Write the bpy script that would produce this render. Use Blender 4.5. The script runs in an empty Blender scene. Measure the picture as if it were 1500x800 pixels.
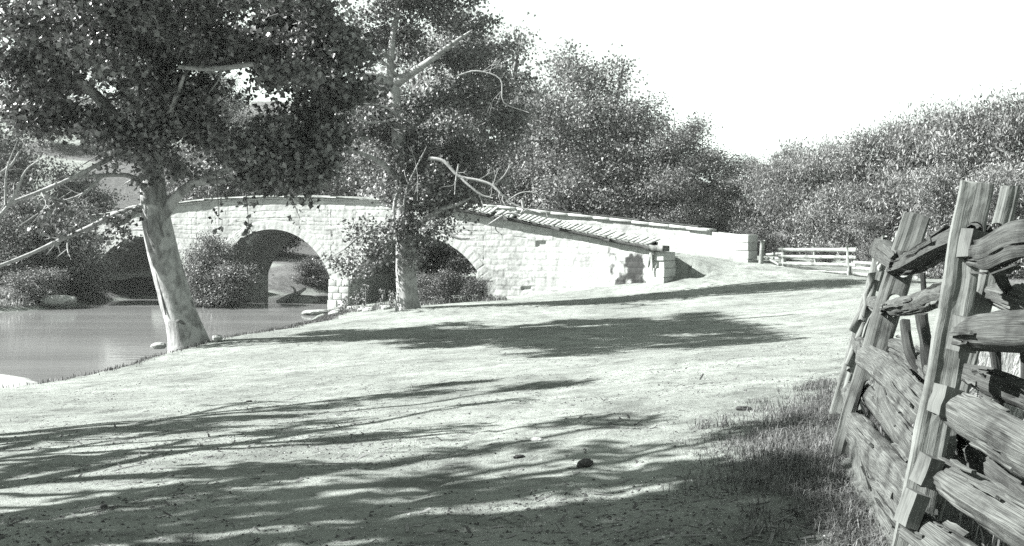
import bpy, bmesh, math
import numpy as np
from mathutils import Vector, Matrix

# ------------------------------------------------------------------ basics
SC = bpy.context.scene
COL = SC.collection
F = 1600.0          # focal length in photograph pixels (1500 wide)
CAM = 1.6           # eye height above the road at the camera
HZ = 330.0          # horizon row in the photograph
PI = math.pi
R = math.radians

def P(px, py, Y):
    """point seen at photograph pixel (px, py) standing Y metres away"""
    return np.array([(px - 750.0) * Y / F, Y, CAM + (HZ - py) * Y / F])

def hsh(ix, iy, seed=0):
    ix = np.asarray(ix).astype(np.int64); iy = np.asarray(iy).astype(np.int64)
    h = (ix * 374761393 + iy * 668265263 + seed * 1274126177) & 0xFFFFFFFF
    h = ((h ^ (h >> 13)) * 1274126177) & 0xFFFFFFFF
    h = ((h ^ (h >> 16)) * 2246822519) & 0xFFFFFFFF
    h = h ^ (h >> 15)
    return (h & 0xFFFFFF) / float(0xFFFFFF)

def vn(x, y, seed=0):
    x = np.asarray(x, float); y = np.asarray(y, float)
    xi = np.floor(x); yi = np.floor(y)
    u = x - xi; v = y - yi
    u = u * u * (3 - 2 * u); v = v * v * (3 - 2 * v)
    a = hsh(xi, yi, seed); b = hsh(xi + 1, yi, seed)
    c = hsh(xi, yi + 1, seed); d = hsh(xi + 1, yi + 1, seed)
    return (a * (1 - u) + b * u) * (1 - v) + (c * (1 - u) + d * u) * v

def fbm(x, y, seed=0, oct=4):
    s = 0; a = .5; n = 0
    for k in range(oct):
        s = s + a * vn(x * 2 ** k, y * 2 ** k, seed + 17 * k); n += a; a *= .5
    return s / n

def sstep(a, b, x):
    t = np.clip((np.asarray(x, float) - a) / (b - a), 0, 1)
    return t * t * (3 - 2 * t)

# ------------------------------------------------------------------ mesh collecting
class MB:
    def __init__(self):
        self.v = []; self.f = []; self.n = 0; self.t = []; self.uv = []
    def add(self, v, faces, tone=1.0, uv=None):
        v = np.asarray(v, float).reshape(-1, 3)
        for f in (faces if isinstance(faces, list) else [faces]):
            if len(f): self.f.append(np.asarray(f, np.int64) + self.n)
        self.v.append(v); self.n += len(v)
        self.t.append(np.broadcast_to(np.asarray(tone, float), (len(v),)).copy())
        self.uv.append(np.zeros((len(v), 2)) if uv is None else np.asarray(uv, float))
        return self
    def build(self, name, mat, parent=None, smooth=False, sharp=None, loc=None):
        v = np.concatenate(self.v).astype(np.float32)
        if loc is not None: v = v - np.asarray(loc, np.float32)
        me = bpy.data.meshes.new(name)
        me.vertices.add(len(v)); me.vertices.foreach_set('co', v.ravel())
        tot = np.concatenate([np.full(len(f), f.shape[1]) for f in self.f]).astype(np.int32)
        vi = np.concatenate([f.ravel() for f in self.f]).astype(np.int32)
        st = np.concatenate([[0], np.cumsum(tot)[:-1]]).astype(np.int32)
        me.loops.add(len(vi)); me.loops.foreach_set('vertex_index', vi)
        me.polygons.add(len(tot)); me.polygons.foreach_set('loop_start', st); me.polygons.foreach_set('loop_total', tot)
        t = np.concatenate(self.t).astype(np.float32)
        a = me.attributes.new('tone', 'FLOAT', 'POINT'); a.data.foreach_set('value', t)
        uv = np.concatenate(self.uv)
        if np.any(uv):
            l = me.uv_layers.new(name='UVMap')
            l.data.foreach_set('uv', uv[vi].astype(np.float32).ravel())
        me.update(calc_edges=True); me.validate()
        if smooth:
            me.polygons.foreach_set('use_smooth', np.ones(len(tot), bool))
            if sharp:
                try: me.set_sharp_from_angle(angle=R(sharp))
                except Exception: pass
        me.materials.append(mat)
        o = bpy.data.objects.new(name, me); COL.objects.link(o)
        if parent is not None: o.parent = parent
        if loc is not None: o.location = loc
        return o

def tag(o, label=None, cat=None, group=None, kind=None):
    if label: o['label'] = label
    if cat: o['category'] = cat
    if group: o['group'] = group
    if kind: o['kind'] = kind
    return o

def thing(name, label, cat, loc, group=None, rz=0.0):
    o = bpy.data.objects.new(name, None); COL.objects.link(o)
    o.empty_display_size = .2
    o.location = loc; o.rotation_euler = (0, 0, rz)
    return tag(o, label, cat, group)

def dup(root, loc, rz=0.0, scale=1.0, label=None, group=None):
    r = root.copy(); COL.objects.link(r)
    r.location = loc; r.rotation_euler = (0, 0, rz)
    r.scale = (scale, scale, scale) if np.isscalar(scale) else scale
    if label: r['label'] = label
    if group: r['group'] = group
    for ch in list(root.children):
        c = ch.copy(); COL.objects.link(c); c.parent = r
        for g in list(ch.children):
            d = g.copy(); COL.objects.link(d); d.parent = c
    return r

def grid_faces(nu, nv, closed=False):
    """quads of a (nu x nv) vertex grid, index = i*nv + j; closed joins the last j to the first"""
    i = np.arange(nu - 1)[:, None]; j = np.arange(nv if closed else nv - 1)[None, :]
    j2 = (j + 1) % nv
    a = i * nv + j; b = (i + 1) * nv + j; c = (i + 1) * nv + j2; d = i * nv + j2
    return np.stack([a, b, c, d], -1).reshape(-1, 4)

def smooth_path(pts, n):
    """Catmull-Rom through the points, resampled to n"""
    p = np.asarray(pts, float)
    if len(p) < 3:
        t = np.linspace(0, 1, n)[:, None]
        return p[0] * (1 - t) + p[-1] * t
    q = np.vstack([2 * p[0] - p[1], p, 2 * p[-1] - p[-2]])
    t = np.linspace(0, len(p) - 1 - 1e-6, n); k = t.astype(int); u = (t - k)[:, None]
    a, b, c, d = q[k], q[k + 1], q[k + 2], q[k + 3]
    return .5 * (2 * b + (c - a) * u + (2 * a - 5 * b + 4 * c - d) * u ** 2 + (3 * b - a - 3 * c + d) * u ** 3)

def frames(p):
    t = np.gradient(p, axis=0); t /= np.linalg.norm(t, axis=1)[:, None] + 1e-9
    up = np.array([0, 0, 1.0]) if abs(t[0, 2]) < .8 else np.array([0, 1.0, 0])
    n = np.zeros_like(p); b = np.zeros_like(p)
    r = np.cross(t[0], up); r /= np.linalg.norm(r)
    for i in range(len(p)):
        r = r - t[i] * np.dot(r, t[i]); r /= np.linalg.norm(r) + 1e-9
        n[i] = r; b[i] = np.cross(t[i], r)
    return t, n, b

def tube(mb, pts, radii, sides=6, n=None, rough=0.0, seed=0, caps=False, tone=1.0, flare=None):
    n = n or max(2, (len(pts) - 1) * 4 + 1)
    p = smooth_path(pts, n)
    rad = np.interp(np.linspace(0, 1, n), np.linspace(0, 1, len(radii)), radii)
    t, nn, bb = frames(p)
    a = np.linspace(0, 2 * PI, sides, endpoint=False)
    ln = np.concatenate([[0], np.cumsum(np.linalg.norm(np.diff(p, axis=0), axis=1))])
    rr = np.repeat(rad[:, None], sides, 1)
    if rough:
        c = np.cos(a)[None] * 1.3 + 5; s = np.sin(a)[None] * 1.3
        k = fbm(c + ln[:, None] * 1.1 / max(rad[0], .05) * .35, s + ln[:, None] * .13 + seed * 3.1, seed, 3) - .5
        rr = rr * (1 + rough * 2 * k)
    if flare is not None: rr = rr * flare(ln[:, None], a[None])
    v = p[:, None] + rr[..., None] * (np.cos(a)[None, :, None] * nn[:, None] + np.sin(a)[None, :, None] * bb[:, None])
    uv = np.stack([np.broadcast_to(ln[:, None], rr.shape), np.broadcast_to(a[None] / (2 * PI), rr.shape)], -1)
    fs = [grid_faces(n, sides, True)]
    v = v.reshape(-1, 3); uv = uv.reshape(-1, 2)
    if caps:
        v = np.vstack([v, p[:1], p[-1:]]); uv = np.vstack([uv, [[0, 0]], [[ln[-1], 0]]])
        j = np.arange(sides); j2 = (j + 1) % sides; m = n * sides
        fs.append(np.stack([np.full(sides, m), j2, j], -1))
        fs.append(np.stack([np.full(sides, m + 1), (n - 1) * sides + j, (n - 1) * sides + j2], -1))
    mb.add(v, fs, tone, uv)
    return p

def box(mb, c, sx, sy, sz, ax=None, ay=None, az=None, tone=1.0):
    ax = np.array([1, 0, 0.]) if ax is None else np.asarray(ax, float)
    ay = np.array([0, 1, 0.]) if ay is None else np.asarray(ay, float)
    az = np.array([0, 0, 1.]) if az is None else np.asarray(az, float)
    s = np.array([[-1, -1, -1], [1, -1, -1], [1, 1, -1], [-1, 1, -1], [-1, -1, 1], [1, -1, 1], [1, 1, 1], [-1, 1, 1]]) * .5
    v = np.asarray(c, float) + s[:, :1] * sx * ax + s[:, 1:2] * sy * ay + s[:, 2:] * sz * az
    f = np.array([[0, 3, 2, 1], [4, 5, 6, 7], [0, 1, 5, 4], [1, 2, 6, 5], [2, 3, 7, 6], [3, 0, 4, 7]])
    mb.add(v, f, tone)

def plank(mb, a, b, w, th, wdir, rng, seg=6, wob=.006, tone=1.0):
    """a weathered board from a to b: width along wdir, uneven edges"""
    a = np.asarray(a, float); b = np.asarray(b, float)
    d = b - a; L = np.linalg.norm(d); d /= L
    wdir = np.asarray(wdir, float); wdir = wdir - d * np.dot(wdir, d); wdir /= np.linalg.norm(wdir)
    nd = np.cross(d, wdir)
    t = np.linspace(0, 1, seg)
    c = a[None] + (b - a)[None] * t[:, None] + nd[None] * (rng.normal(0, wob, (seg, 1)) * 1.2)
    hw = w / 2 + rng.normal(0, wob, (seg, 2))
    ring = np.stack([c - wdir * hw[:, :1] - nd * th / 2, c + wdir * hw[:, 1:] - nd * th / 2,
                     c + wdir * hw[:, 1:] + nd * th / 2, c - wdir * hw[:, :1] + nd * th / 2], 1)
    ring[0] -= d * rng.uniform(0, wob * 4, (4, 1)); ring[-1] += d * rng.uniform(0, wob * 4, (4, 1))
    uv = np.stack([np.repeat((t * L)[:, None], 4, 1), np.repeat(np.array([[0, .5, .55, 1.0]]), seg, 0) * w * 2], -1)
    n = seg
    mb.add(ring.reshape(-1, 3), [grid_faces(seg, 4, True), np.array([[3, 2, 1, 0], [(n - 1) * 4 + k for k in range(4)]])],
           tone, uv.reshape(-1, 2) + rng.uniform(0, 9, 2))

# ------------------------------------------------------------------ leaves
def leaf_verts(c, size, rng, up=.6, out=None, outk=.4, droop=.3, wid=.5, lobed=True, vert=0.0):
    """(N,6,3) folded leaves: base, side, shoulder, tip, shoulder, side"""
    n = len(c)
    nrm = rng.normal(0, 1, (n, 3)) * .75; nrm[:, 2] += up
    if out is not None: nrm += out * outk
    nrm /= np.linalg.norm(nrm, axis=1)[:, None] + 1e-9
    ax = rng.normal(0, 1, (n, 3)); ax[:, 2] -= droop
    if vert: ax[:, 2] -= vert
    ax -= nrm * np.sum(ax * nrm, 1)[:, None]; ax /= np.linalg.norm(ax, axis=1)[:, None] + 1e-9
    sd = np.cross(nrm, ax)
    s = (size * rng.uniform(.6, 1.25, n))[:, None]
    w = wid
    if lobed: prof = [(-.5, 0), (-.12, w * 1.05), (.14, w * .5), (.5, 0), (.14, -w * .5), (-.12, -w * 1.05)]
    else: prof = [(-.5, 0), (-.15, w * .8), (.15, w * .7), (.5, 0), (.15, -w * .7), (-.15, -w * .8)]
    fold = rng.uniform(.05, .5, n)[:, None]
    curl = rng.uniform(-.3, .1, n)[:, None]
    V = np.zeros((n, 6, 3))
    for k, (a, b) in enumerate(prof):
        V[:, k] = c + ax * s * a + sd * s * b + nrm * s * (abs(b) * fold + (a * a) * curl)
    return V

def add_leaves(mb, c, size, rng, tone=(.35, 1.75), **kw):
    V = leaf_verts(c, size, rng, **kw)
    n = len(c); b = np.arange(n)[:, None] * 6
    f = np.concatenate([b + np.array([[0, 1, 2, 3]]), b + np.array([[0, 3, 4, 5]])])
    mb.add(V.reshape(-1, 3), f, np.repeat(rng.uniform(tone[0], tone[1], n), 6))

def ellipsoid_pts(n, c, r, rng, shell=2.4):
    d = rng.normal(0, 1, (n, 3)); d /= np.linalg.norm(d, axis=1)[:, None]
    q = d * (rng.uniform(0, 1, n) ** (1 / shell))[:, None]
    return np.asarray(c) + q * np.asarray(r), d

def crown(mb, blobs, nclus, per, size, rng, rc=.5, twigs=None, skel=None, tr=.012, keep=None, stray=.1, bough=0, bsz=.5, **kw):
    """leaf clumps spread through ellipsoids; every clump hangs on a twig that runs to the nearest limb point"""
    w = np.array([b[1][0] * b[1][1] + b[1][1] * b[1][2] + b[1][0] * b[1][2] for b in blobs], float)
    w *= np.array([b[2] if len(b) > 2 else 1.0 for b in blobs]); w /= w.sum()
    cnt = np.maximum(1, (w * nclus).astype(int))
    for (b, k) in zip(blobs, cnt):
        cc, dd = ellipsoid_pts(k, b[0], b[1], rng)
        if bough:
            nb = max(2, int(k / bough)); bc, bd = ellipsoid_pts(nb, b[0], b[1], rng, 2.0)
            j = rng.integers(0, nb, k); dr = rng.normal(0, 1, (nb, 3)); dr[:, 2] = -abs(dr[:, 2]) * .35; dr /= np.linalg.norm(dr, axis=1)[:, None]
            cc = bc[j] + dr[j] * rng.uniform(-1, 1, (k, 1)) * bsz * 1.6 + rng.normal(0, 1, (k, 3)) * np.array([bsz, bsz, bsz * .45]); dd = bd[j]
        st = rng.uniform(0, 1, len(cc)) < stray
        cc = np.where(st[:, None], np.asarray(b[0]) + dd * np.asarray(b[1]) * rng.uniform(.95, 1.4, (len(cc), 1)), cc)
        if keep is not None:
            m = keep(cc); cc = cc[m]; dd = dd[m]
            if not len(cc): continue
        m = (rng.poisson(per, len(cc)) * np.where(rng.uniform(0, 1, len(cc)) < .35, .3, 1.3)).astype(int) + 2
        idx = np.repeat(np.arange(len(cc)), m)
        off = rng.normal(0, 1, (len(idx), 3)) * np.array([rc, rc, rc * .7])
        add_leaves(mb, cc[idx] + off, size, rng, out=dd[idx], **kw)
        if twigs is not None and skel is not None:
            S = np.asarray(skel); dm = np.array([np.min(np.sum((S - q) ** 2, 1)) for q in cc])
            for q in cc[np.argsort(dm)]:
                j = np.argmin(np.sum((S - q) ** 2, 1)); a = S[j]
                d = q - a; L = np.linalg.norm(d)
                mid = a + d * .55 + rng.normal(0, .08 * L + .01, 3); mid[2] += .08 * L
                tube(twigs, [a, mid, q], [tr * (1.2 + .35 * L), tr, tr * .4], sides=4, n=5)
                if L > .25: S = np.vstack([S, mid[None], (.5 * mid + .5 * q)[None], q[None]])

def blade_field(mb, xy, z, h, rng, w=.006, lean=.5, tone=(.7, 1.3), wind=(0, 0)):
    n = len(xy)
    a = rng.uniform(0, 2 * PI, n); hh = h * rng.uniform(.45, 1.3, n)
    ld = np.stack([np.cos(a), np.sin(a)], 1); pr = np.stack([-np.sin(a), np.cos(a)], 1)
    l1 = (rng.uniform(.05, lean, n) * hh)[:, None]
    base = np.column_stack([xy, z - .01])
    ww = (w * rng.uniform(.6, 1.4, n))[:, None] if np.isscalar(w) else (w * rng.uniform(.6, 1.4, n))[:, None]
    wd = np.asarray(wind, float)[None] * hh[:, None]
    V = np.zeros((n, 5, 3))
    V[:, 0] = base; V[:, 1] = base
    V[:, 0, :2] -= pr * ww; V[:, 1, :2] += pr * ww
    m = base.copy(); m[:, :2] += ld * l1 * .4 + wd * .4; m[:, 2] += hh * .6
    V[:, 2] = m; V[:, 3] = m
    V[:, 2, :2] += pr * ww * .7; V[:, 3, :2] -= pr * ww * .7
    tp = base.copy(); tp[:, :2] += ld * l1 * 1.2 + wd; tp[:, 2] += hh * np.clip(1 - l1[:, 0] / hh * .5, .3, 1)
    V[:, 4] = tp
    b = np.arange(n)[:, None] * 5
    mb.add(V.reshape(-1, 3), [b + np.array([[0, 1, 2, 3]]), b + np.array([[3, 2, 4]])],
           np.repeat(rng.uniform(tone[0], tone[1], n), 5))

# ------------------------------------------------------------------ materials (a monochrome plate with a green-grey cast)
def g(v): return (v * .982, v, v * .982, 1.0)

class NT:
    def __init__(self, name):
        self.m = bpy.data.materials.new(name); self.m.use_nodes = True
        self.t = self.m.node_tree; self.t.nodes.clear()
        self.out = self.n('ShaderNodeOutputMaterial')
    def n(self, typ, ins=None, **kw):
        x = self.t.nodes.new(typ)
        for k, v in kw.items(): setattr(x, k, v)
        for k, v in (ins or {}).items():
            if isinstance(v, bpy.types.NodeSocket): self.t.links.new(v, x.inputs[k])
            else: x.inputs[k].default_value = v
        return x
    def math(self, op, a, b=0.0, clamp=False):
        return self.n('ShaderNodeMath', {0: a, 1: b}, operation=op, use_clamp=clamp).outputs[0]
    def ramp(self, fac, stops):
        x = self.n('ShaderNodeValToRGB', {'Fac': fac}); e = x.color_ramp.elements
        e[0].position, e[0].color = stops[0][0], g(stops[0][1])
        e[1].position, e[1].color = stops[-1][0], g(stops[-1][1])
        for p, c in stops[1:-1]:
            q = e.new(p); q.color = g(c)
        return x.outputs['Color']
    def fr(self, fac, a, b):
        return self.n('ShaderNodeMapRange', {'Value': fac, 'From Min': a, 'From Max': b}).outputs[0]
    def noise(self, vec, scale, detail=4, rough=.55, dist=0.0):
        return self.n('ShaderNodeTexNoise', {'Vector': vec, 'Scale': scale, 'Detail': detail, 'Roughness': rough, 'Distortion': dist}).outputs['Fac']
    def mulc(self, a, b):
        x = self.n('ShaderNodeMix', data_type='RGBA', blend_type='MULTIPLY'); x.inputs[0].default_value = 1.0
        for s, v in ((6, a), (7, b)):
            if isinstance(v, bpy.types.NodeSocket): self.t.links.new(v, x.inputs[s])
            else: x.inputs[s].default_value = v
        return x.outputs[2]
    def mixc(self, f, a, b):
        x = self.n('ShaderNodeMix', data_type='RGBA')
        for s, v in ((0, f), (6, a), (7, b)):
            if isinstance(v, bpy.types.NodeSocket): self.t.links.new(v, x.inputs[s])
            else: x.inputs[s].default_value = v
        return x.outputs[2]
    def tone(self): return self.n('ShaderNodeAttribute', attribute_name='tone').outputs['Fac']
    def pos(self): return self.n('ShaderNodeNewGeometry').outputs['Position']
    def obj(self): return self.n('ShaderNodeTexCoord').outputs['Object']
    def uv(self): return self.n('ShaderNodeTexCoord').outputs['UV']
    def mapv(self, v, scale): return self.n('ShaderNodeMapping', {'Vector': v, 'Scale': scale}).outputs[0]
    def bump(self, h, strength=.5, dist=.02, normal=None):
        i = {'Height': h, 'Strength': strength, 'Distance': dist}
        if normal is not None: i['Normal'] = normal
        return self.n('ShaderNodeBump', i).outputs[0]
    def bsdf(self, col, rough=.8, normal=None, spec=.3):
        i = {'Base Color': col, 'Roughness': rough, 'Specular IOR Level': spec}
        if normal is not None: i['Normal'] = normal
        return self.n('ShaderNodeBsdfPrincipled', i).outputs[0]
    def done(self, sh):
        self.t.links.new(sh, self.out.inputs['Surface']); return self.m

def leaf_mat(name, v, trans=.25, rough=.42, spec=.5, vary=0.0):
    m = NT(name)
    t = m.math('MULTIPLY', m.tone(), m.n('ShaderNodeMapRange', {'Value': m.n('ShaderNodeObjectInfo').outputs['Random'], 'To Min': 1 - vary, 'To Max': 1 + vary}).outputs[0])
    c = m.mulc(g(v), m.n('ShaderNodeCombineColor', {0: t, 1: t, 2: t}).outputs[0])
    b = m.bsdf(c, rough, spec=spec)
    t = m.n('ShaderNodeBsdfTranslucent', {'Color': c}).outputs[0]
    return m.done(m.n('ShaderNodeMixShader', {0: trans, 1: b, 2: t}).outputs[0])

def bark_mat(name, lo, hi, scale=5.0, patch=0.0):
    m = NT(name); o = m.pos()
    v = m.mapv(o, (1, 1, .35))
    n1 = m.noise(v, scale * 3, 6, .65); n2 = m.noise(o, scale * .55, 3, .5, .6)
    c = m.ramp(m.fr(n1, .3, .7), [(0, lo), (.5, (lo + hi) / 2), (1, hi)])
    if patch:
        c = m.mixc(m.math('MULTIPLY', m.fr(n2, .46, .56), patch), c, m.ramp(n1, [(.3, hi * 1.1), (.8, hi * 1.45)]))
    nb = m.bump(n1, .6, .03)
    return m.done(m.bsdf(c, .85, nb, .2))

M = {}
M['leaf_syc'] = leaf_mat('sycamore_leaf', .105, .1, .4, .38)
M['leaf_mid'] = leaf_mat('walnut_leaf', .115, .16, .45, .35)
M['leaf_bg'] = leaf_mat('wood_leaf', .17, .22, .6, .25, .3)
M['leaf_pale'] = leaf_mat('willow_leaf', .165, .25, .6, .25, .2)
M['leaf_bush'] = leaf_mat('bush_leaf', .13, .2, .55, .3, .25)
M['leaf_dark'] = leaf_mat('shrub_leaf', .07, .15, .5, .4)
M['bark_syc'] = bark_mat('sycamore_bark', .085, .27, 3.0, .85)
M['bark_mid'] = bark_mat('mottled_bark', .1, .28, 3.5, .6)
M['bark_bg'] = bark_mat('grey_bark', .06, .15, 4)
M['deadwood'] = bark_mat('bleached_deadwood', .16, .32, 5)
M['twig'] = bark_mat('dark_twig', .06, .16, 6)
M['twig_pale'] = bark_mat('pale_twig', .18, .36, 6)
M['blade'] = leaf_mat('dry_grass', .09, .25, .6, .3)
M['blade_pale'] = leaf_mat('pale_meadow_grass', .24, .3, .6, .3)

def wood_mat(name, lo, hi, gs=7.0, crack=1.0, stripe=1.0):
    m = NT(name); uv = m.uv()
    v = m.mapv(uv, (1.5, 34, 1))
    fine = m.noise(v, 3.2, 6, .6, .3)
    v2 = m.mapv(uv, (.7, 9, 1)); big = m.noise(v2, 2.0, 4, .6, .4)
    o = m.pos(); blot = m.noise(o, 4.5, 4, .6)
    c = m.ramp(m.fr(fine, .28, .72), [(0, lo * .7), (.3, lo), (.75, hi), (1, hi * 1.1)])
    c = m.mulc(c, m.ramp(m.fr(big, .27, .6), [(0, 1 - .65 * stripe), (.25, 1 - .1 * stripe), (1, 1.0)]))
    c = m.mulc(c, m.ramp(m.fr(blot, .3, .75), [(0, .35), (.4, .85), (.7, 1.0), (1, 1.2)]))
    h = m.math('ADD', m.math('MULTIPLY', fine, .7), m.math('MULTIPLY', big, .3))
    return m.done(m.bsdf(c, .85, m.bump(h, .7 * crack, .015), .2))
M['dark_rail'] = wood_mat('blackened_rail_wood', .03, .08, crack=.8)
M['grey_post'] = wood_mat('grey_post_wood', .075, .11, crack=.5, stripe=.35)
M['rail_wood'] = wood_mat('weathered_rail_wood', .04, .125)
M['post_wood'] = wood_mat('weathered_post_wood', .12, .165, crack=.5, stripe=.35)
M['dark_wood'] = wood_mat('dark_weathered_wood', .025, .06)
M['board_wood'] = wood_mat('pale_board_wood', .2, .36, crack=.5)

def stone_mat(name, base, joint=True):
    m = NT(name); o = m.pos()
    n1 = m.noise(o, 9, 6, .65); n2 = m.noise(o, .9, 4, .6); n3 = m.noise(o, 38, 3, .6)
    c = m.ramp(m.fr(n1, .25, .75), [(0, base * .72), (.45, base), (1, base * 1.12)])
    c = m.mulc(c, m.ramp(m.fr(n2, .3, .6), [(0, .82), (1, 1.02)]))
    t = m.tone()
    c = m.mulc(c, m.n('ShaderNodeCombineColor', {0: t, 1: t, 2: t}).outputs[0])
    h = m.math('ADD', m.math('MULTIPLY', n3, .4), n1)
    return m.done(m.bsdf(c, .9, m.bump(h, .5, .025), .15))
M['stone'] = stone_mat('pale_limestone', .38)
M['stone_dark'] = stone_mat('damp_limestone', .2)
M['rock'] = stone_mat('creek_rock', .26)

def ground_mat():
    m = NT('dusty_road_earth'); o = m.pos(); t = m.tone()
    n1 = m.noise(o, .35, 5, .6); n2 = m.noise(o, 3.5, 6, .65); n3 = m.noise(o, 22, 5, .7); n4 = m.noise(o, 90, 3, .6)
    dirt = m.ramp(m.fr(n2, .28, .72), [(0, .125), (.45, .2), (1, .24)])
    dirt = m.mulc(dirt, m.ramp(m.fr(n1, .35, .65), [(0, .72), (1, 1.08)]))
    n5 = m.noise(o, 1.3, 5, .7); dirt = m.mulc(dirt, m.ramp(m.fr(n5, .36, .6), [(0, .68), (.5, 1), (1, 1.05)]))
    dirt = m.mulc(dirt, m.ramp(m.fr(n3, .28, .5), [(0, .35), (.45, .92), (1, 1.08)]))
    grass = m.ramp(m.fr(m.math('ADD', m.math('MULTIPLY', n3, .5), m.math('MULTIPLY', n2, .5)), .3, .7), [(0, .03), (.5, .09), (1, .17)])
    f = m.fr(m.math('ADD', t, m.math('MULTIPLY', m.math('SUBTRACT', n2, .5), .9)), .4, .75)
    c = m.mixc(f, dirt, grass)
    h = m.math('ADD', m.math('ADD', m.math('MULTIPLY', n3, .5), m.math('MULTIPLY', n2, .7)), m.math('MULTIPLY', n4, .3))
    return m.done(m.bsdf(c, .95, m.bump(h, .85, .06), .1))
M['ground'] = ground_mat()

def water_mat():
    m = NT('slow_creek_water'); o = m.pos()
    n = m.noise(m.mapv(o, (.5, 1.6, 1)), 2.2, 3, .5)
    n2 = m.noise(m.mapv(o, (.06, .5, 1)), 1.0, 2, .5)
    c = m.ramp(n2, [(.3, .14), (.7, .18)])
    r = m.ramp(n2, [(.4, .035), (.65, .1)])
    i = {'Base Color': c, 'Roughness': r, 'IOR': 1.36, 'Specular IOR Level': .7, 'Normal': m.bump(n, .12, .05)}
    return m.done(m.n('ShaderNodeBsdfPrincipled', i).outputs[0])
M['water'] = water_mat()

def plain(name, v, rough=.9, sc=12, var=.35):
    m = NT(name); n = m.noise(m.pos(), sc, 4, .6)
    c = m.ramp(m.fr(n, .3, .7), [(0, v * (1 - var)), (1, v * (1 + var))])
    return m.done(m.bsdf(c, rough, m.bump(n, .4, .02), .15))
M['clod'] = plain('dark_clod', .035)
M['chip'] = plain('pale_chip', .28)
M['litter'] = plain('leaf_litter', .045)

# ------------------------------------------------------------------ light, sky, camera
SUN_EL = R(38.0)
SUN_H = np.array([-.998, .04]); SUN_H /= np.linalg.norm(SUN_H)
sdir = Vector((SUN_H[0] * math.cos(SUN_EL), SUN_H[1] * math.cos(SUN_EL), math.sin(SUN_EL)))
sun = bpy.data.lights.new('sun', 'SUN'); sun.energy = 5.0; sun.angle = R(.5); sun.color = (1.0, 1.0, .985)
so = bpy.data.objects.new('sun', sun); COL.objects.link(so)
so.rotation_euler = sdir.to_track_quat('Z', 'Y').to_euler(); so.location = (-40, -20, 60)

W = bpy.data.worlds.new('World'); SC.world = W; W.use_nodes = True
wt = W.node_tree; wt.nodes.clear()
sky = wt.nodes.new('ShaderNodeTexSky'); sky.sky_type = 'NISHITA'; sky.sun_disc = False
sky.sun_elevation = SUN_EL; sky.sun_rotation = math.atan2(SUN_H[0], SUN_H[1])
sky.dust_density = 0.0; sky.air_density = 1.0; sky.ozone_density = 1.0
bw = wt.nodes.new('ShaderNodeSeparateColor'); wt.links.new(sky.outputs[0], bw.inputs[0])   # a wet plate sees only the blue of the sky
cc = wt.nodes.new('ShaderNodeCombineColor')
for k, f in enumerate((.90, 1.0, .93)):
    mm = wt.nodes.new('ShaderNodeMath'); mm.operation = 'MULTIPLY'; mm.inputs[1].default_value = f
    wt.links.new(bw.outputs[2], mm.inputs[0]); wt.links.new(mm.outputs[0], cc.inputs[k])
bg = wt.nodes.new('ShaderNodeBackground'); bg.inputs['Strength'].default_value = .05
wt.links.new(cc.outputs[0], bg.inputs['Color'])
wo = wt.nodes.new('ShaderNodeOutputWorld'); wt.links.new(bg.outputs[0], wo.inputs['Surface'])

cam = bpy.data.cameras.new('camera'); co = bpy.data.objects.new('camera', cam); COL.objects.link(co)
cam.sensor_width = 36; cam.lens = 36 * F / 1500; cam.shift_y = -(400 - HZ) / 1500
cam.clip_start = .05; cam.clip_end = 5000
co.location = (0, 0, CAM); co.rotation_euler = (R(90), 0, 0)
SC.camera = co
SC.view_settings.view_transform = 'Standard'; SC.view_settings.look = 'None'
SC.view_settings.exposure = 2.2; SC.view_settings.gamma = 1
SC.render.engine = 'CYCLES'
SC.cycles.max_bounces = 6; SC.cycles.transparent_max_bounces = 4; SC.cycles.volume_bounces = 1
SC.cycles.use_denoising = False

# ------------------------------------------------------------------ bridge plan (near face path) and profiles
E = np.array([math.cos(R(23)), -math.sin(R(23))]); N_IN = np.array([math.sin(R(23)), math.cos(R(23))])
C0 = np.array([-13.0, 59.0])
def arc_path(p0, a0, L, a1):
    def f(s):
        s = np.asarray(s, float)
        k = (a1 - a0) / L
        th = a0 + k * s
        x = p0[0] + (np.sin(th) - math.sin(a0)) / k
        y = p0[1] + (np.cos(th) - math.cos(a0)) / k
        return np.stack([x, y], -1), th
    return f
S1 = 14.0
_nr = arc_path(C0 + E * S1, R(23), 9.0, R(50))
NEAR_END = 22.7
def near_xy(s):
    s = np.asarray(s, float); k = s > S1
    a, th = _nr(np.where(k, s - S1, 0))
    b = C0 + s[..., None] * E
    return np.where(k[..., None], a, b), np.where(k, th, R(23))
WID = 4.4
_fr = arc_path(C0 + E * S1 + N_IN * WID, R(23), 12.0, R(46))
FAR_END = 25.6
def far_xy(s):
    s = np.asarray(s, float); k = s > S1
    a, th = _fr(np.where(k, s - S1, 0))
    b = C0 + s[..., None] * E + N_IN * WID
    return np.where(k[..., None], a, b), np.where(k, th, R(23))
def near_top(s): return np.interp(s, [-24, -10.5, -6.6, -4.4, 0, 5, 8.8, 11.5, 15.8, 19.9, 22.7], [.9, 2.27, 2.72, 2.92, 3.06, 2.92, 2.69, 2.36, 1.6, .88, .5])
def far_top(s): return np.interp(s, [-24, -10.5, -6.6, -4.4, 0, 5, 8.8, 11.5, 15, 20, 25.6], [.9, 2.27, 2.72, 2.92, 3.06, 2.95, 2.8, 2.6, 2.2, 1.68, 1.12])
def deck_z(s): return np.interp(s, [-24, -10.5, -4.4, 0, 5, 11.5, 15, 20, 25.6], [-.3, 1.1, 1.75, 1.88, 1.8, 1.4, 1.0, .42, -.13])
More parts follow.
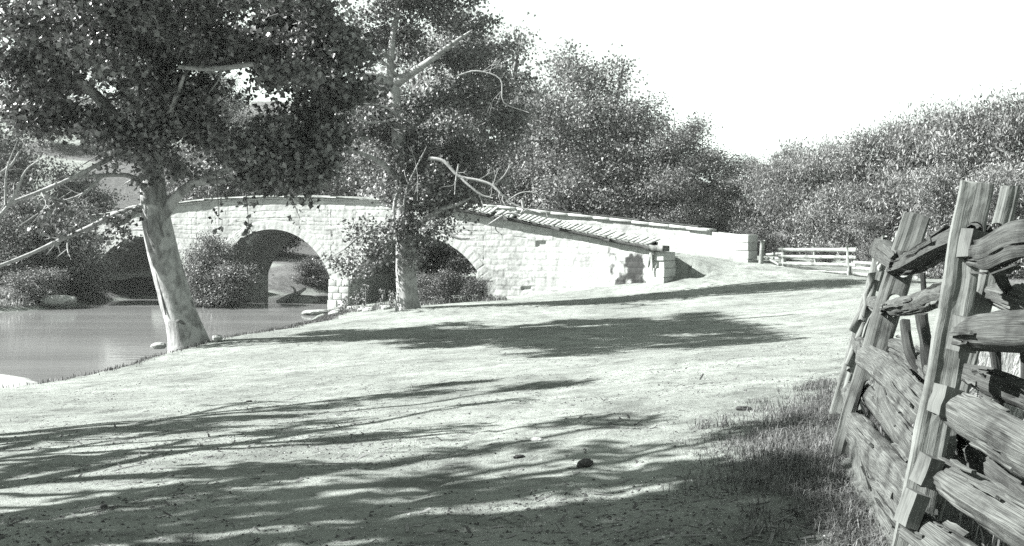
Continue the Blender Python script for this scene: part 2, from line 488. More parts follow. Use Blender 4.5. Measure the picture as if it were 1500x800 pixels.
ARCH = [(-8.8, 3.75, -1.3, .95), (0.0, 3.75, -1.28, 1.38), (8.8, 3.75, -1.15, 1.06)]   # centre s, half span, spring z, crown z
WATER = -2.7

# ------------------------------------------------------------------ terrain
def seg_dist(x, y, poly):
    d = np.full(np.shape(x), 1e9)
    for a, b in zip(poly[:-1], poly[1:]):
        ab = b - a; t = np.clip(((x - a[0]) * ab[0] + (y - a[1]) * ab[1]) / np.dot(ab, ab), 0, 1)
        d = np.minimum(d, np.hypot(x - a[0] - t * ab[0], y - a[1] - t * ab[1]))
    return d
def inside(x, y, poly):
    r = np.zeros(np.shape(x), bool); n = len(poly)
    for i in range(n):
        a = poly[i]; b = poly[(i + 1) % n]
        if a[1] == b[1]: continue
        c = ((a[1] > y) != (b[1] > y)) & (x < (b[0] - a[0]) * (y - a[1]) / (b[1] - a[1]) + a[0])
        r ^= c
    return r
NB = smooth_path(np.array([(-30, -10), (-17, 14), (-11.3, 25.0), (-10.4, 29.5), (-9.9, 34.2), (-9.0, 40), (-8.6, 45), (-8.8, 50), (-9.0, 55.5), (-8.0, 60), (-5.5, 66), (2, 76), (14, 95), (40, 140)], float), 80)
FB = smooth_path(np.array([(-70, 20), (-42, 44), (-30, 52), (-25, 55), (-23.5, 60), (-22.5, 64), (-19, 67), (-13.5, 68.2), (-7, 74), (0, 84), (10, 101), (34, 145)], float), 80)
RIVER = np.vstack([NB, FB[::-1]])
FARSIDE = np.vstack([FB, [(34, 400), (34, 1500), (-1500, 1500), (-1500, 20), (-70, 20)]])

ctrl = [(0, 0, 0), (-4, 2, -.1), (4, 2, .1), (-6, 8, -.45), (0, 8, -.2), (2.3, 7.3, 0), (2.0, 5, .02), (2.7, 9, .02), (-1.3, 13.6, -.65), (-5.5, 12, -.75),
        (0, 20, -.95), (1, 29.5, -1.35), (-.0, 36, -1.58), (-2, 50, -1.95), (6.1, 28, -1.1), (8, 20, -.35), (6, 12, .05), (10, 10, .2), (12, 20, .0), (16, 30, -.1),
        (-9.6, 33, -1.95), (-9.6, 28, -1.9), (-10.5, 25, -1.95), (-8, 38, -2.05), (-7.2, 45, -2.3), (-7.4, 51, -2.5), (-4.25, 44.5, -1.8), (-4.8, 50, -2.15), (-13, 18, -1.5), (-20, 8, -1.6), (-12, 5, -.7), (-12,-10,-.6), (12,-10,.4),
        (-8, 57, -2.55), (-.3, 53.5, -1.9), (3, 51.5, -1.5), (6.9, 48.0, -1.02), (8.6, 49.3, -.42), (9.6, 50.2, -.22), (11.3, 51, -.15), (10.4, 48.6, -.5), (13, 50, -.3), (14.2, 46, -.64), (9, 44, -1.1), (5, 44, -1.4),
        (18, 48, -.6), (24, 40, -.2), (20, 60, .3), (12, 62, 0), (0, 64, -1.0), (30, 20, .5), (30, 60, .8), (35, 0, .8), (4, 70, -.8)]
cp = np.array(ctrl, float)
def _U(r2): return np.where(r2 > 1e-12, .5 * r2 * np.log(np.maximum(r2, 1e-12)), 0)
_K = _U(((cp[:, None, :2] - cp[None, :, :2]) ** 2).sum(-1)) + np.eye(len(cp)) * .25
_A = np.zeros((len(cp) + 3, len(cp) + 3)); _A[:-3, :-3] = _K
_A[:-3, -3] = 1; _A[:-3, -2:] = cp[:, :2]; _A[-3, :-3] = 1; _A[-2:, :-3] = cp[:, :2].T
_w = np.linalg.solve(_A, np.concatenate([cp[:, 2], [0, 0, 0]]))
def tps(x, y):
    z = _w[-3] + _w[-2] * x + _w[-1] * y
    for c, w in zip(cp, _w[:-3]): z = z + w * _U((x - c[0]) ** 2 + (y - c[1]) ** 2)
    return z

_ss = np.arange(10, FAR_END + 8, .25)
def corridor(x, y):
    """inside the walled roadway past the arches: (mask, deck height)"""
    shp = np.shape(x); m = np.zeros(shp); dz = np.zeros(shp); best = np.full(shp, 1e9)
    for s in np.arange(12.0, 22.51, .25):
        if s <= 22.5:
            a, th_ = near_xy(np.array(s)); a = a + np.array([np.sin(th_), np.cos(th_)]) * .85
        else: a = None
        th = far_xy(np.array(s))[1]
        b = far_xy(np.array(s))[0]
        if a is None:
            a = near_xy(np.array(22.5))[0] + (b - far_xy(np.array(22.5 + 1.6))[0]) * .3
        ab = b - a; L = np.hypot(*ab)
        t = ((x - a[0]) * ab[0] + (y - a[1]) * ab[1]) / (L * L)
        d = np.hypot(x - a[0] - np.clip(t, 0, 1) * ab[0], y - a[1] - np.clip(t, 0, 1) * ab[1])
        k = d < best
        best = np.where(k, d, best); dz = np.where(k, deck_z(s), dz)
        fall = 1 - sstep(.02, .3, d)
        if s > 22.2:
            tx, ty = ab[1] / L, -ab[0] / L
            along = (x - a[0]) * tx + (y - a[1]) * ty
            fall = np.where((along > 0) & (t > -.02) & (t < 1.05), 1 - sstep(.1, 2.6, along), fall)
        m = np.where(k, fall, m)
    return m, dz

def height(x, y):
    x = np.asarray(x, float); y = np.asarray(y, float)
    far = sstep(70, 110, np.hypot(x, y - 20))
    z = tps(np.clip(x, -40, 45), np.clip(y, -20, 75)) * (1 - far) + far * (.2 + 5 * sstep(90, 220, np.hypot(x, y)))
    z = z + .10 * (fbm(x * .5, y * .5, 3, 3) - .5) * sstep(2, 10, np.hypot(x, y)) + .022 * (fbm(x * 2.2, y * 2.2, 8, 3) - .5)
    nf = 1 - sstep(9, 22, np.hypot(x, y))
    z = z + nf * (.010 * (fbm(x * 6.5, y * 6.5, 71, 4) - .5) + .02 * sstep(.55, .8, vn(x * 3.1, y * 3.1, 72)) * vn(x * 9, y * 9, 73))
    # wheel ruts that follow the road
    for off in (-.95, -.75, .55, .7):
        cx = np.interp(y, [0, 5, 9, 15, 25, 35, 45, 52], [-.9, -.35, .35, 1.6, 3.6, 5.6, 7.4, 9.4]) + off
        z = z - .02 * np.exp(-((x - cx - .15 * (vn(y * .35, off * 9, 15) - .5)) / .085) ** 2) * (1 - sstep(20, 34, y)) * (.4 + fbm(x * .3, y * .8, 5, 2))
    inn = inside(x, y, RIVER)
    dn = seg_dist(x, y, NB); df = seg_dist(x, y, FB)
    d = np.minimum(dn, df)
    fs = inside(x, y, FARSIDE)
    bank = -2.55 + .9 * sstep(0, 2.2, df) + .05 * np.clip(df - 2, 0, 12) + .25 * (fbm(x * .8, y * .8, 21, 3) - .5)
    r = np.hypot(x, y)
    hill = 16 * sstep(88, 175, r) * (1 - .75 * sstep(0.02, .3, np.arctan2(x, np.maximum(y, 1)))) * (.8 + .4 * fbm(x * .02, y * .02, 4, 3))
    hill = hill + 6 * sstep(6, 40, df) * sstep(-14, -30, x)
    zf = bank + hill
    z = np.where(fs, zf, z)
    # near bank drops steeply at the waterline
    z = np.where(~inn & ~fs, np.minimum(z, -2.62 + .75 * dn ** .8 + .16 * (fbm(x * 1.6, y * 1.6, 31, 3) - .5)), z)
    z = np.where(inn, -2.62 - .9 * sstep(0, 2.0, d), z)
    m, dz = corridor(x, y)
    near = (np.abs(x - 4) < 14) & (np.abs(y - 53) < 10)
    z = np.where(near, z * (1 - m) + dz * m, z)
    return z

def hz(x, y): return float(height(np.array([x]), np.array([y]))[0])
def on_ground(px, py, lo=3.0, hi=70.0):
    """where the ray through a photograph pixel meets the ground"""
    Y = np.linspace(lo, hi, 1400)
    x = (px - 750) * Y / F; z = CAM + (HZ - py) * Y / F
    k = np.where(z < height(x, Y))[0]
    Yk = Y[k[0]] if len(k) else hi
    return np.array([(px - 750) * Yk / F, Yk, hz((px - 750) * Yk / F, Yk)])

def axis(parts):
    out = [parts[0][0]]
    for a, b, st in parts:
        n = max(1, int(round((b - a) / st))); out += list(a + (b - a) * np.arange(1, n + 1) / n)
    return np.array(out)
GX = axis([(-1500, -160, 120), (-160, -45, 6), (-45, -16, .8), (-16, -6, .28), (-6, 4.5, .075), (4.5, 16, .28), (16, 50, 1.2), (50, 160, 6), (160, 1500, 120)])
GY = axis([(-300, -20, 40), (-20, 3, 1.2), (3, 11, .065), (11, 16, .12), (16, 32, .2), (32, 66, .3), (66, 110, 1.2), (110, 260, 6), (260, 1800, 140)])
gx, gy = np.meshgrid(GX, GY, indexing='ij')
gz = height(gx, gy)
def grassiness(x, y):
    fs = inside(x, y, FARSIDE); dn = seg_dist(x, y, NB)
    t = .95 * fs * (1 - .75 * sstep(.5, .6, fbm(x * .09 + 3, y * .09, 91, 3)))
    # meadow behind the rail fence and its verge
    fx = np.interp(y, [0, 5, 7.3, 9, 14, 30], [1.9, 1.75, 2.0, 2.3, 4.5, 14])
    verge = sstep(-1.15, -.1, x - fx) * (1 - sstep(9, 11.5, y) * (1 - sstep(0, 1.2, x - fx)))
    t = np.maximum(t, .62 * verge * (1 - .5 * sstep(.5, 2.5, x - fx)))
    t = np.maximum(t, 1.1 * np.exp(-(dn / (.75 + .5 * fbm(x * .7, y * .7, 93, 3))) ** 2) * (y < 47))
    t = np.maximum(t, .9 * sstep(56, 62, y) * (x > -2)); t = np.maximum(t, .9 * sstep(15, 20, x) * sstep(20, 40, y))
    return t * np.where(np.hypot(x, y) > 200, 1, 1)
gm = MB()
gm.add(np.stack([gx, gy, gz], -1).reshape(-1, 3), grid_faces(len(GX), len(GY))[:, ::1], grassiness(gx, gy).ravel())
ground = gm.build('ground', M['ground'], smooth=True); tag(ground, 'pale dusty earth road sloping down to the creek bank', 'ground', kind='structure')

wm = MB()
wv = np.array([(-90, 0, WATER), (60, 0, WATER), (60, 160, WATER), (-90, 160, WATER)], float)
# water lies only inside the banks (a strip a little wider than the river)
def offset(poly, d):
    t = np.gradient(poly, axis=0); t /= np.linalg.norm(t, axis=1)[:, None]
    return poly + np.stack([-t[:, 1], t[:, 0]], 1) * d
a_ = offset(NB, -.5); b_ = offset(FB, .5)
n_ = 24
tt = np.linspace(0, 1, n_)
wg = a_[:, None] * (1 - tt)[None, :, None] + b_[:, None] * tt[None, :, None]
wm.add(np.concatenate([wg, np.full(wg.shape[:2] + (1,), WATER)], -1).reshape(-1, 3), grid_faces(len(NB), n_)[:, ::-1])
water = wm.build('water', M['water'], smooth=True); tag(water, 'calm grey creek water under the stone bridge', 'water', kind='structure')

# ------------------------------------------------------------------ masonry
_rs = np.random.default_rng(5)
def masonry(s, z, seed, ch=(.2, .42), bw=.62):
    """coursed rubble: relief in metres (0 = face) and tone for points (s, z)"""
    rr = np.random.default_rng(seed)
    zb = np.concatenate([[-6], -6 + np.cumsum(rr.uniform(ch[0], ch[1], 60))])
    zz = z + .07 * (vn(s * .9, z * .9, seed) - .5) + .03 * (vn(s * 4, z * 4, seed + 1) - .5)
    c = np.clip(np.searchsorted(zb, zz) - 1, 0, len(zb) - 2)
    w = bw * (.7 + .7 * hsh(c, 3, seed))
    u = s / w + hsh(c, 7, seed) * 5 + .55 * vn(s * .8, c * 1.7, seed + 2) + .05 * (vn(s * 5, z * 5, seed + 3) - .5)
    k = np.floor(u)
    dz = np.minimum(zz - zb[c], zb[c + 1] - zz); ds = np.minimum(u - k, k + 1 - u) * w
    d = np.minimum(dz, ds)
    rnd = hsh(k, c, seed + 5); rn2 = hsh(k, c, seed + 9)
    h = -.015 + sstep(0, .05, d) * (.004 + .014 * rnd) + .03 * (fbm(s * 5, z * 5, seed + 11, 3) - .5)
    miss = (rn2 > .993)
    h = h - .1 * miss * sstep(0, .05, d)
    brk = .35 + .65 * sstep(.35, .6, fbm(s * 1.3, z * 1.3, seed + 21, 3))
    pit = 1 - .35 * sstep(.72, .8, vn(s * 9, z * 9, seed + 31)) * sstep(.5, .7, vn(s * .8, z * .8, seed + 33))
    tone = pit * (.86 + .2 * rnd) * (1 - .2 * brk * (1 - sstep(.012, .055, d)))
    return h, tone

def arch_low(s):
    """lower edge of the masonry at s: arch curve over an opening, else deep below ground"""
    z = np.full(np.shape(s), -3.6)
    for c, hw, zs, zc in ARCH:
        r = zc - zs; Rr = (hw * hw + r * r) / (2 * r); cz = zc - Rr
        k = np.abs(s - c) < hw
        z = np.where(k, cz + np.sqrt(np.maximum(Rr * Rr - (s - c) ** 2, 0)), z)
    return z

def wall_mesh(path, top, s_list, side, seed, nz=130, low=None, stain=None, inset=0.0, ch=(.2, .42)):
    """masonry skin along a plan path; side=+1 pushes relief towards the camera side of the path"""
    S = np.array([s for s, _ in s_list]); lo = np.array([l for _, l in s_list])
    xy, th = path(S); nrm = np.stack([-np.sin(th), -np.cos(th)], -1) * side
    t = np.linspace(0, 1, nz)
    tp = top(S)
    Z = lo[:, None] + (tp - lo)[:, None] * t[None]
    SS = np.broadcast_to(S[:, None], Z.shape)
    h, tone = masonry(SS, Z, seed, ch)
    # ring of voussoirs
    for c, hw, zs, zc in ARCH:
        r = zc - zs; Rr = (hw * hw + r * r) / (2 * r); cz = zc - Rr
        dr = np.hypot(SS - c, Z - cz) - Rr; an = np.arctan2(SS - c, Z - cz) * Rr
        ring = (dr > -.1) & (dr < .5) & (Z > zs)
        k = np.floor(an / .36); dd = np.minimum(np.minimum(an / .36 - k, k + 1 - an / .36) * .36, np.minimum(np.abs(dr - .5), dr + .3))
        hv = -.012 + sstep(0, .045, dd) * (.016 + .014 * hsh(k, 1, seed + 40)) + .02 * (fbm(SS * 5, Z * 5, seed + 12, 3) - .5)
        h = np.where(ring, hv, h); tone = np.where(ring, (.92 + .1 * hsh(k, 2, seed + 41)) * (.9 + .1 * sstep(0, .04, dd)), tone)
    if stain is not None: tone = tone * stain(SS, Z)
    XY = xy[:, None] + nrm[:, None] * (h - inset)[..., None]
    V = np.concatenate([XY, Z[..., None]], -1)
    return V, tone

def s_samples(a, b, st, openings=True):
    out = []
    marks = [a, b]
    if openings:
        for c, hw, _, _ in ARCH: marks += [c - hw, c + hw]
    marks = sorted(m for m in set(marks) if a - 1e-6 <= m <= b + 1e-6)
    for m0, m1 in zip(marks[:-1], marks[1:]):
        mid = (m0 + m1) / 2
        op = openings and any(abs(mid - c) < hw for c, hw, _, _ in ARCH)
        n = max(4, int((m1 - m0) / st)); t = np.linspace(0, 1, n)
        if op: t = .5 - .5 * np.cos(PI * t)
        for q in t:
            s = m0 + (m1 - m0) * q
            if op:
                e = min(max(s, m0 + 1e-4), m1 - 1e-4); out.append((s, float(arch_low(np.array([e]))[0])))
            else: out.append((s, -3.6))
    return out

def near_stain(s, z):
    k = .5 * fbm(s * 1.6, z * .9, 77, 4) + .5 * fbm(s * 5, z * 4, 76, 4)
    w = np.exp(-((s - 20.6) / 1.0) ** 2) * (1 - sstep(.0, .7, z)) * .95 + .35 * np.exp(-((s - 22.0) / .4) ** 2) + .3 * np.exp(-((s - 19.4) / .2) ** 2)
    dk = sstep(.46, .6, k * .7 + w * .3)
    drip = sstep(.56, .75, fbm(s * 2.6, z * .8, 78, 4)) * .16
    damp = .35 * (1 - sstep(-2.6, -1.9, z + .3 * (k - .5)))
    return np.clip(1 - .9 * dk - drip - damp, .07, 1)

cx, cy = C0
bridge = thing('stone_bridge', 'three arched pale limestone bridge with a humped parapet topped by loose boards', 'bridge', (cx, cy, WATER))
BL = (cx, cy, WATER)
def bpart(mb, name, mat, parent=None, **kw):
    o = mb.build(name, mat, None, loc=BL, **kw)
    o.location = (0, 0, 0) if parent is None else (0, 0, 0)
    o.parent = parent if parent is not None else bridge
    return o

TH = .55    # parapet thickness
def shifted(path, d):
    def f(s):
        xy, th = path(s); return xy + np.stack([np.sin(th), np.cos(th)], -1) * d, th
    return f

# outer skin of the wall that faces the camera
sl = s_samples(-24, NEAR_END - .75, .05)
V, T = wall_mesh(near_xy, lambda s: near_top(s) - .05, sl, 1, 101, stain=near_stain)
mb = MB(); mb.add(V.reshape(-1, 3), grid_faces(V.shape[0], V.shape[1]), T.ravel())
bpart(mb, 'spandrel_wall', M['stone'], smooth=True, sharp=50)
# inner skin of the near parapet and core
sl = [(s, float(deck_z(s)) - .4) for s in np.arange(-24, NEAR_END - .7, .12)]
V, T = wall_mesh(shifted(near_xy, TH), lambda s: near_top(s) - .05, sl, -1, 131, nz=26)
mb = MB(); mb.add(V.reshape(-1, 3), grid_faces(V.shape[0], V.shape[1])[:, ::-1], T.ravel())
# far parapet: the side towards the road, and its outer side
def far_stain(s, z):
    return 1 - .25 * sstep(.5, .75, fbm(s * 1.4, z * .4, 79, 3)) - .3 * (1 - sstep(.05, .4, z - deck_z(s))) * fbm(s * 2, z * 2, 80, 2)
sl = [(s, float(deck_z(s)) - .6) for s in np.arange(-24, FAR_END - .7, .07)]
V, T = wall_mesh(far_xy, lambda s: far_top(s) - .05, sl, 1, 151, nz=40, stain=far_stain)
mb2 = MB(); mb2.add(V.reshape(-1, 3), grid_faces(V.shape[0], V.shape[1]), T.ravel())
bpart(mb, 'near_parapet_inner_face', M['stone'], smooth=True, sharp=50)
bpart(mb2, 'far_parapet', M['stone'], smooth=True, sharp=50)
sl = s_samples(-24, FAR_END - .7, .1)
V, T = wall_mesh(shifted(far_xy, TH), lambda s: far_top(s) - .05, sl, -1, 171, nz=50)
mb = MB(); mb.add(V.reshape(-1, 3), grid_faces(V.shape[0], V.shape[1])[:, ::-1], T.ravel())
bpart(mb, 'rear_wall', M['stone'], smooth=True, sharp=50)

# vaults with the pier sides below them
for c, hw, zs, zc in ARCH:
    r = zc - zs; Rr = (hw * hw + r * r) / (2 * r); cz = zc - Rr; a0 = math.asin(min(1, hw / Rr))
    prof = [(-hw, z) for z in np.linspace(-3.6, zs, 26)[:-1]]
    prof += [(Rr * math.sin(a), cz + Rr * math.cos(a)) for a in np.linspace(-a0, a0, 90)]
    prof += [(hw, z) for z in np.linspace(zs, -3.6, 26)[1:]]
    prof = np.array(prof)
    L = np.concatenate([[0], np.cumsum(np.hypot(*np.diff(prof, axis=0).T))])
    w = np.linspace(.0, WID + TH, 60)
    LL, WW = np.meshgrid(L, w, indexing='ij')
    h, tone = masonry(WW + c * 3, LL - 5, 201 + int(c * 10), (.26, .4), .8)
    tg = np.gradient(prof, axis=0); tg /= np.linalg.norm(tg, axis=1)[:, None]
    nn = np.stack([tg[:, 1], -tg[:, 0]], 1)     # towards the opening
    edge = (sstep(0, .12, WW) * sstep(0, .12, WID + TH - WW))
    ps = prof[:, None, 0] + nn[:, None, 0] * h * edge; pz = prof[:, None, 1] + nn[:, None, 1] * h * edge
    xy = C0 + (c + ps)[..., None] * E + WW[..., None] * N_IN
    # vault above the springing is toned darker than the pier sides
    V = np.concatenate([xy, pz[..., None]], -1)
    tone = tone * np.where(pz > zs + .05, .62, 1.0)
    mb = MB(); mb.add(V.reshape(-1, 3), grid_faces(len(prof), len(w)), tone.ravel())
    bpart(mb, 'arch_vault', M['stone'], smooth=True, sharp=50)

# piers standing a little proud of the wall
for (s0, s1) in ((-5.02, -3.78), (3.78, 5.02)):
    mb = MB(); zt = -1.22
    for k, (z0, z1, pr) in enumerate([(-3.6, -2.3, .36), (-2.3, -1.95, .32), (-1.95, -1.6, .3), (-1.6, zt, .28)]):
        n = 3 if k % 2 else 2
        xs = np.linspace(s0, s1, n + 1) + np.concatenate([[0], _rs.uniform(-.1, .1, n - 1), [0]])
        for q in range(n):
            pq = pr + _rs.uniform(-.015, .02)
            cxy = C0 + (xs[q] + xs[q + 1]) / 2 * E - N_IN * (pq / 2 - .02)
            box(mb, (cxy[0], cxy[1], (z0 + z1) / 2), xs[q + 1] - xs[q] - .018, pq + .04, z1 - z0 - .018,
                np.append(E, 0), np.append(N_IN, 0), tone=_rs.uniform(.85, 1.05))
    o = bpart(mb, 'pier', M['stone'])
    bv = o.modifiers.new('edge', 'BEVEL'); bv.width = .025; bv.segments = 2

# roadway over the arches
ss = np.arange(-24, 15.6, .5); a, _ = near_xy(ss); b, _ = far_xy(ss)
t = np.linspace(0, 1, 8); XY = a[:, None] * (1 - t)[None, :, None] + b[:, None] * t[None, :, None]
Z = deck_z(ss)[:, None] + .06 * np.sin(t * PI)[None] + np.zeros((len(ss), 8))
mb = MB(); mb.add(np.concatenate([XY, Z[..., None]], -1).reshape(-1, 3), grid_faces(len(ss), 8)[:, ::-1], 0.0)
bpart(mb, 'roadway', M['ground'], smooth=True)

# coping stones: slabs along both parapets
def coping(path, top, s0, s1, ln, rng, w=.72, th=.1):
    mb = MB(); s = s0
    while s < s1:
        L = min(ln * rng.uniform(.7, 1.3), s1 - s); sm = s + L / 2
        xy, th_ = path(np.array(sm)); e = np.array([math.cos(th_), -math.sin(th_)]); n = np.array([math.sin(th_), math.cos(th_)])
        dz = float(top(sm + .1) - top(sm - .1)) / .2
        ax = np.array([e[0], e[1], dz]); ax /= np.linalg.norm(ax)
        ay = np.append(n, 0); az = np.cross(ax, ay)
        j = rng.uniform(-.025, .025)
        box(mb, np.append(xy + n * (TH / 2 + j), float(top(sm)) + rng.uniform(-.01, .012)), L - .02, w + rng.uniform(-.05, .04), th, ax, ay, az, rng.uniform(.9, 1.1))
        s += L
    return mb
def bev(o, w=.012):
    b = o.modifiers.new('edge', 'BEVEL'); b.width = w; b.segments = 1
    return o
bev(bpart(coping(near_xy, near_top, -24, NEAR_END - 2.3, 1.1, _rs), 'near_coping', M['stone']))
bev(bpart(coping(far_xy, far_top, -24, FAR_END - 2.2, 1.2, _rs, .76, .13), 'far_coping', M['stone']))

# long timbers along the tops
def timber(path, top, s0, s1, off, dz, w, th, rng, mat, name, seg=3.0, gap=0.0):
    s = s0
    while s < s1 - .5:
        L = min(seg * rng.uniform(.8, 1.2), s1 - s); mb = MB(); q = np.linspace(s, s + L - .02 - gap, 6)
        xy, th_ = path(q); n = np.stack([np.sin(th_), np.cos(th_)], -1)
        p = np.column_stack([xy + n * (off + rng.uniform(-.03, .03)), top(q) + dz + rng.uniform(-.012, .012)])
        for k in range(5):
            d = p[k + 1] - p[k]; L2 = np.linalg.norm(d); ax = d / L2; ay = np.append(n[k], 0); ay -= ax * np.dot(ax, ay); ay /= np.linalg.norm(ay)
            if k == 0: rings = []
            rings.append((p[k], ay, np.cross(ax, ay)))
            if k == 4: rings.append((p[5], ay, np.cross(ax, ay)))
        V = []
        for c, ay, az in rings:
            for u, v in ((-1, -1), (1, -1), (1, 1), (-1, 1)): V.append(c + ay * u * (w / 2 + rng.uniform(-.012, .012)) + az * v * (th / 2))
        uvv = np.stack([np.repeat(np.linspace(0, L, 6), 4), np.tile([0, .3, .4, .7], 6)], -1) + rng.uniform(0, 7, 2)
        mb.add(np.array(V), [grid_faces(6, 4, True), np.array([[3, 2, 1, 0], [20, 21, 22, 23]])], 1.0, uvv)
        bpart(mb, name, mat)
        s += L
timber(far_xy, far_top, -14, FAR_END - 2.6, .30, .115, .42, .075, _rs, M['dark_wood'], 'capping_timber')
timber(near_xy, near_top, -14, 10.2, -.02, .10, .34, .07, _rs, M['board_wood'], 'capping_plank')
timber(near_xy, near_top, -14, 10.4, .34, .16, .40, .06, _rs, M['board_wood'], 'capping_plank')
timber(near_xy, near_top, 10.5, NEAR_END - .75, -.17, -.02, .15, .17, _rs, M['dark_wood'], 'edge_beam', 3.2)
# loose boards laid crosswise, sloping outwards
s = 10.8; k = 0
while s < NEAR_END - .95:
    w = _rs.uniform(.2, .31); sm = s + w / 2
    xy, th_ = near_xy(np.array(sm)); e = np.array([math.cos(th_), -math.sin(th_)]); n = np.array([math.sin(th_), math.cos(th_)])
    dz = float(near_top(sm + .1) - near_top(sm - .1)) / .2
    ax = np.array([e[0], e[1], dz]); ax /= np.linalg.norm(ax)
    ln = _rs.uniform(.8, 1.0); sk = _rs.normal(0, .015)
    gone = (k in (3, 9, 14)); lift = .06 if k in (8, 13) else 0.0
    if not gone:
        z0 = float(near_top(sm))
        a = np.append(xy - n * (.27 + _rs.uniform(-.04, .05)), z0 + .085)
        b = np.append(xy + n * (ln - .27) + e * sk, z0 + .085 + .25 + lift + _rs.uniform(-.005, .007))
        mb = MB(); plank(mb, a, b, w - .004, .035, ax, _rs, 4, .004, _rs.uniform(.9, 1.1)); bpart(mb, 'coping_board', M['board_wood'])
    s += w; k += 1
# ledger that carries the high ends of the boards
timber(near_xy, near_top, 10.6, NEAR_END - .9, .42, .13, .12, .16, _rs, M['dark_wood'], 'ledger', 4.0)

# end pillars of squared blocks
def pillar(path, sE, top, zb, rng, name, w=.72, d=.8, nc=5, inset=-.06):
    mb = MB(); xy, th_ = path(np.array(sE)); e = np.array([math.cos(th_), -math.sin(th_)]); n = np.array([math.sin(th_), math.cos(th_)])
    zs_ = np.linspace(zb, top, nc + 1); zs_[1:-1] += rng.uniform(-.04, .04, nc - 1)
    for k in range(nc):
        j = rng.normal(0, .012, 2)
        box(mb, np.append(xy + n * (TH / 2 + j[0]) + e * j[1], (zs_[k] + zs_[k + 1]) / 2), w + rng.uniform(-.03, .03), d + rng.uniform(-.03, .03), zs_[k + 1] - zs_[k] - .015,
            np.append(e, 0), np.append(n, 0), tone=rng.uniform(.9, 1.06))
    o = bpart(mb, name, M['stone']); b = o.modifiers.new('edge', 'BEVEL'); b.width = .02; b.segments = 2
    return xy, e, n
pe, ee, ne = pillar(near_xy, NEAR_END - .42, .42, -1.5, _rs, 'end_pillar', .72, .82, 5)
pillar(far_xy, FAR_END - .42, 1.16, -.8, _rs, 'end_pillar', .8, .8, 5)
# heavy timber block lying on the near pillar and the split stake leaning on it
mb = MB(); plank(mb, np.append(pe - ee * .28 - ne * .12, .60), np.append(pe + ee * .42 - ne * .12, .56), .5, .26, np.append(ne, 0), _rs, 6, .015)
bpart(mb, 'timber_block', M['post_wood'])
mb = MB(); plank(mb, np.append(pe - ee * .5 - ne * .22, -.25), np.append(pe - ee * .12 - ne * .3, .62), .12, .07, np.append(ee, 0), _rs, 6, .012)
plank(mb, np.append(pe - ee * .22 - ne * .22, -.55), np.append(pe - ee * .2 - ne * .3, .5), .09, .05, np.append(ee, 0), _rs, 6, .012)
bpart(mb, 'split_stake', M['board_wood'])

# ------------------------------------------------------------------ hero trees
def sunlit_trunk(tx, ty, z0, z1, half):
    tn = math.tan(SUN_EL)
    def f(c):
        dx = tx - c[:, 0]; zh = c[:, 2] - dx * tn; yh = c[:, 1] - dx * (SUN_H[1] / -SUN_H[0])
        return ~((dx > .2) & (np.abs(yh - ty) < half) & (zh > z0) & (zh < z1))
    return f
def limb_pts(l): return [P(*q) for q in l]

def big_tree(name, label, base, trunk_l, trunk_r, limbs, dead, blobs, nclus, per, size, rc, mats, rng, hang=(), keep=None, sides=18, flare=None, tw=.012, leafkw=None, crkw=None):
    bx, by, bz = base
    root = thing(name, label, 'tree', (bx, by, bz))
    def part(mb, nm, mat, **kw):
        o = mb.build(nm, mat, None, loc=(bx, by, bz), **kw); o.location = (0, 0, 0); o.parent = root; return o
    mb = MB(); skel = []
    skel += list(tube(mb, trunk_l, trunk_r, sides, 60, .16, 3, flare=flare)[20:])
    for k, (pts, rad) in enumerate(limbs):
        p = tube(mb, pts, rad, 9, None, .16, 11 + k, caps=True); skel += list(p)
    part(mb, 'trunk', mats[0], smooth=True)
    tg = MB(); cr = MB()
    crown(cr, blobs, nclus, per, size, rng, rc, twigs=tg, skel=skel[2:], tr=tw, keep=keep, **(leafkw or {}), **(crkw or {}))
    for pts in hang:
        p = tube(tg, pts, [.02, .014, .006], 5)
        q = p[len(p) // 3:]
        idx = rng.integers(0, len(q), 26)
        add_leaves(cr, q[idx] + rng.normal(0, .13, (26, 3)), size, rng, **(leafkw or {}))
    part(tg, 'twigs', mats[1]); part(cr, 'crown', mats[2])
    for k, (pts, rad) in enumerate(dead):
        mb = MB(); p = tube(mb, pts, rad, 8, None, .3, 41 + k, caps=True)
        Lp = np.linalg.norm(p[-1] - p[0])
        for q in range(int(1 + Lp * 1.3)):
            i = rng.integers(len(p) // 4, len(p) - 1); d = p[min(i + 1, len(p) - 1)] - p[i - 1]; d /= np.linalg.norm(d) + 1e-9
            w = d * .6 + rng.normal(0, .6, 3); w /= np.linalg.norm(w); l2 = rng.uniform(.35, 1.1) * min(1.2, .4 + Lp * .2)
            m1 = p[i] + w * l2 * .5 + rng.normal(0, .06, 3); e1 = p[i] + w * l2 + rng.normal(0, .14, 3) * l2
            r0 = float(np.interp(i / len(p), np.linspace(0, 1, len(rad)), rad)) * .45
            tube(mb, [p[i], m1, e1], [r0, r0 * .7, .005], 5, 8, .2, q)
            for z in range(2):
                w2 = w + rng.normal(0, .6, 3); w2 /= np.linalg.norm(w2)
                tube(mb, [m1, m1 + w2 * l2 * .3, m1 + w2 * l2 * .55 + rng.normal(0, .05, 3)], [r0 * .5, r0 * .4, .004], 4, 6)
        part(mb, 'dead_limb', mats[3], smooth=True)
    return root

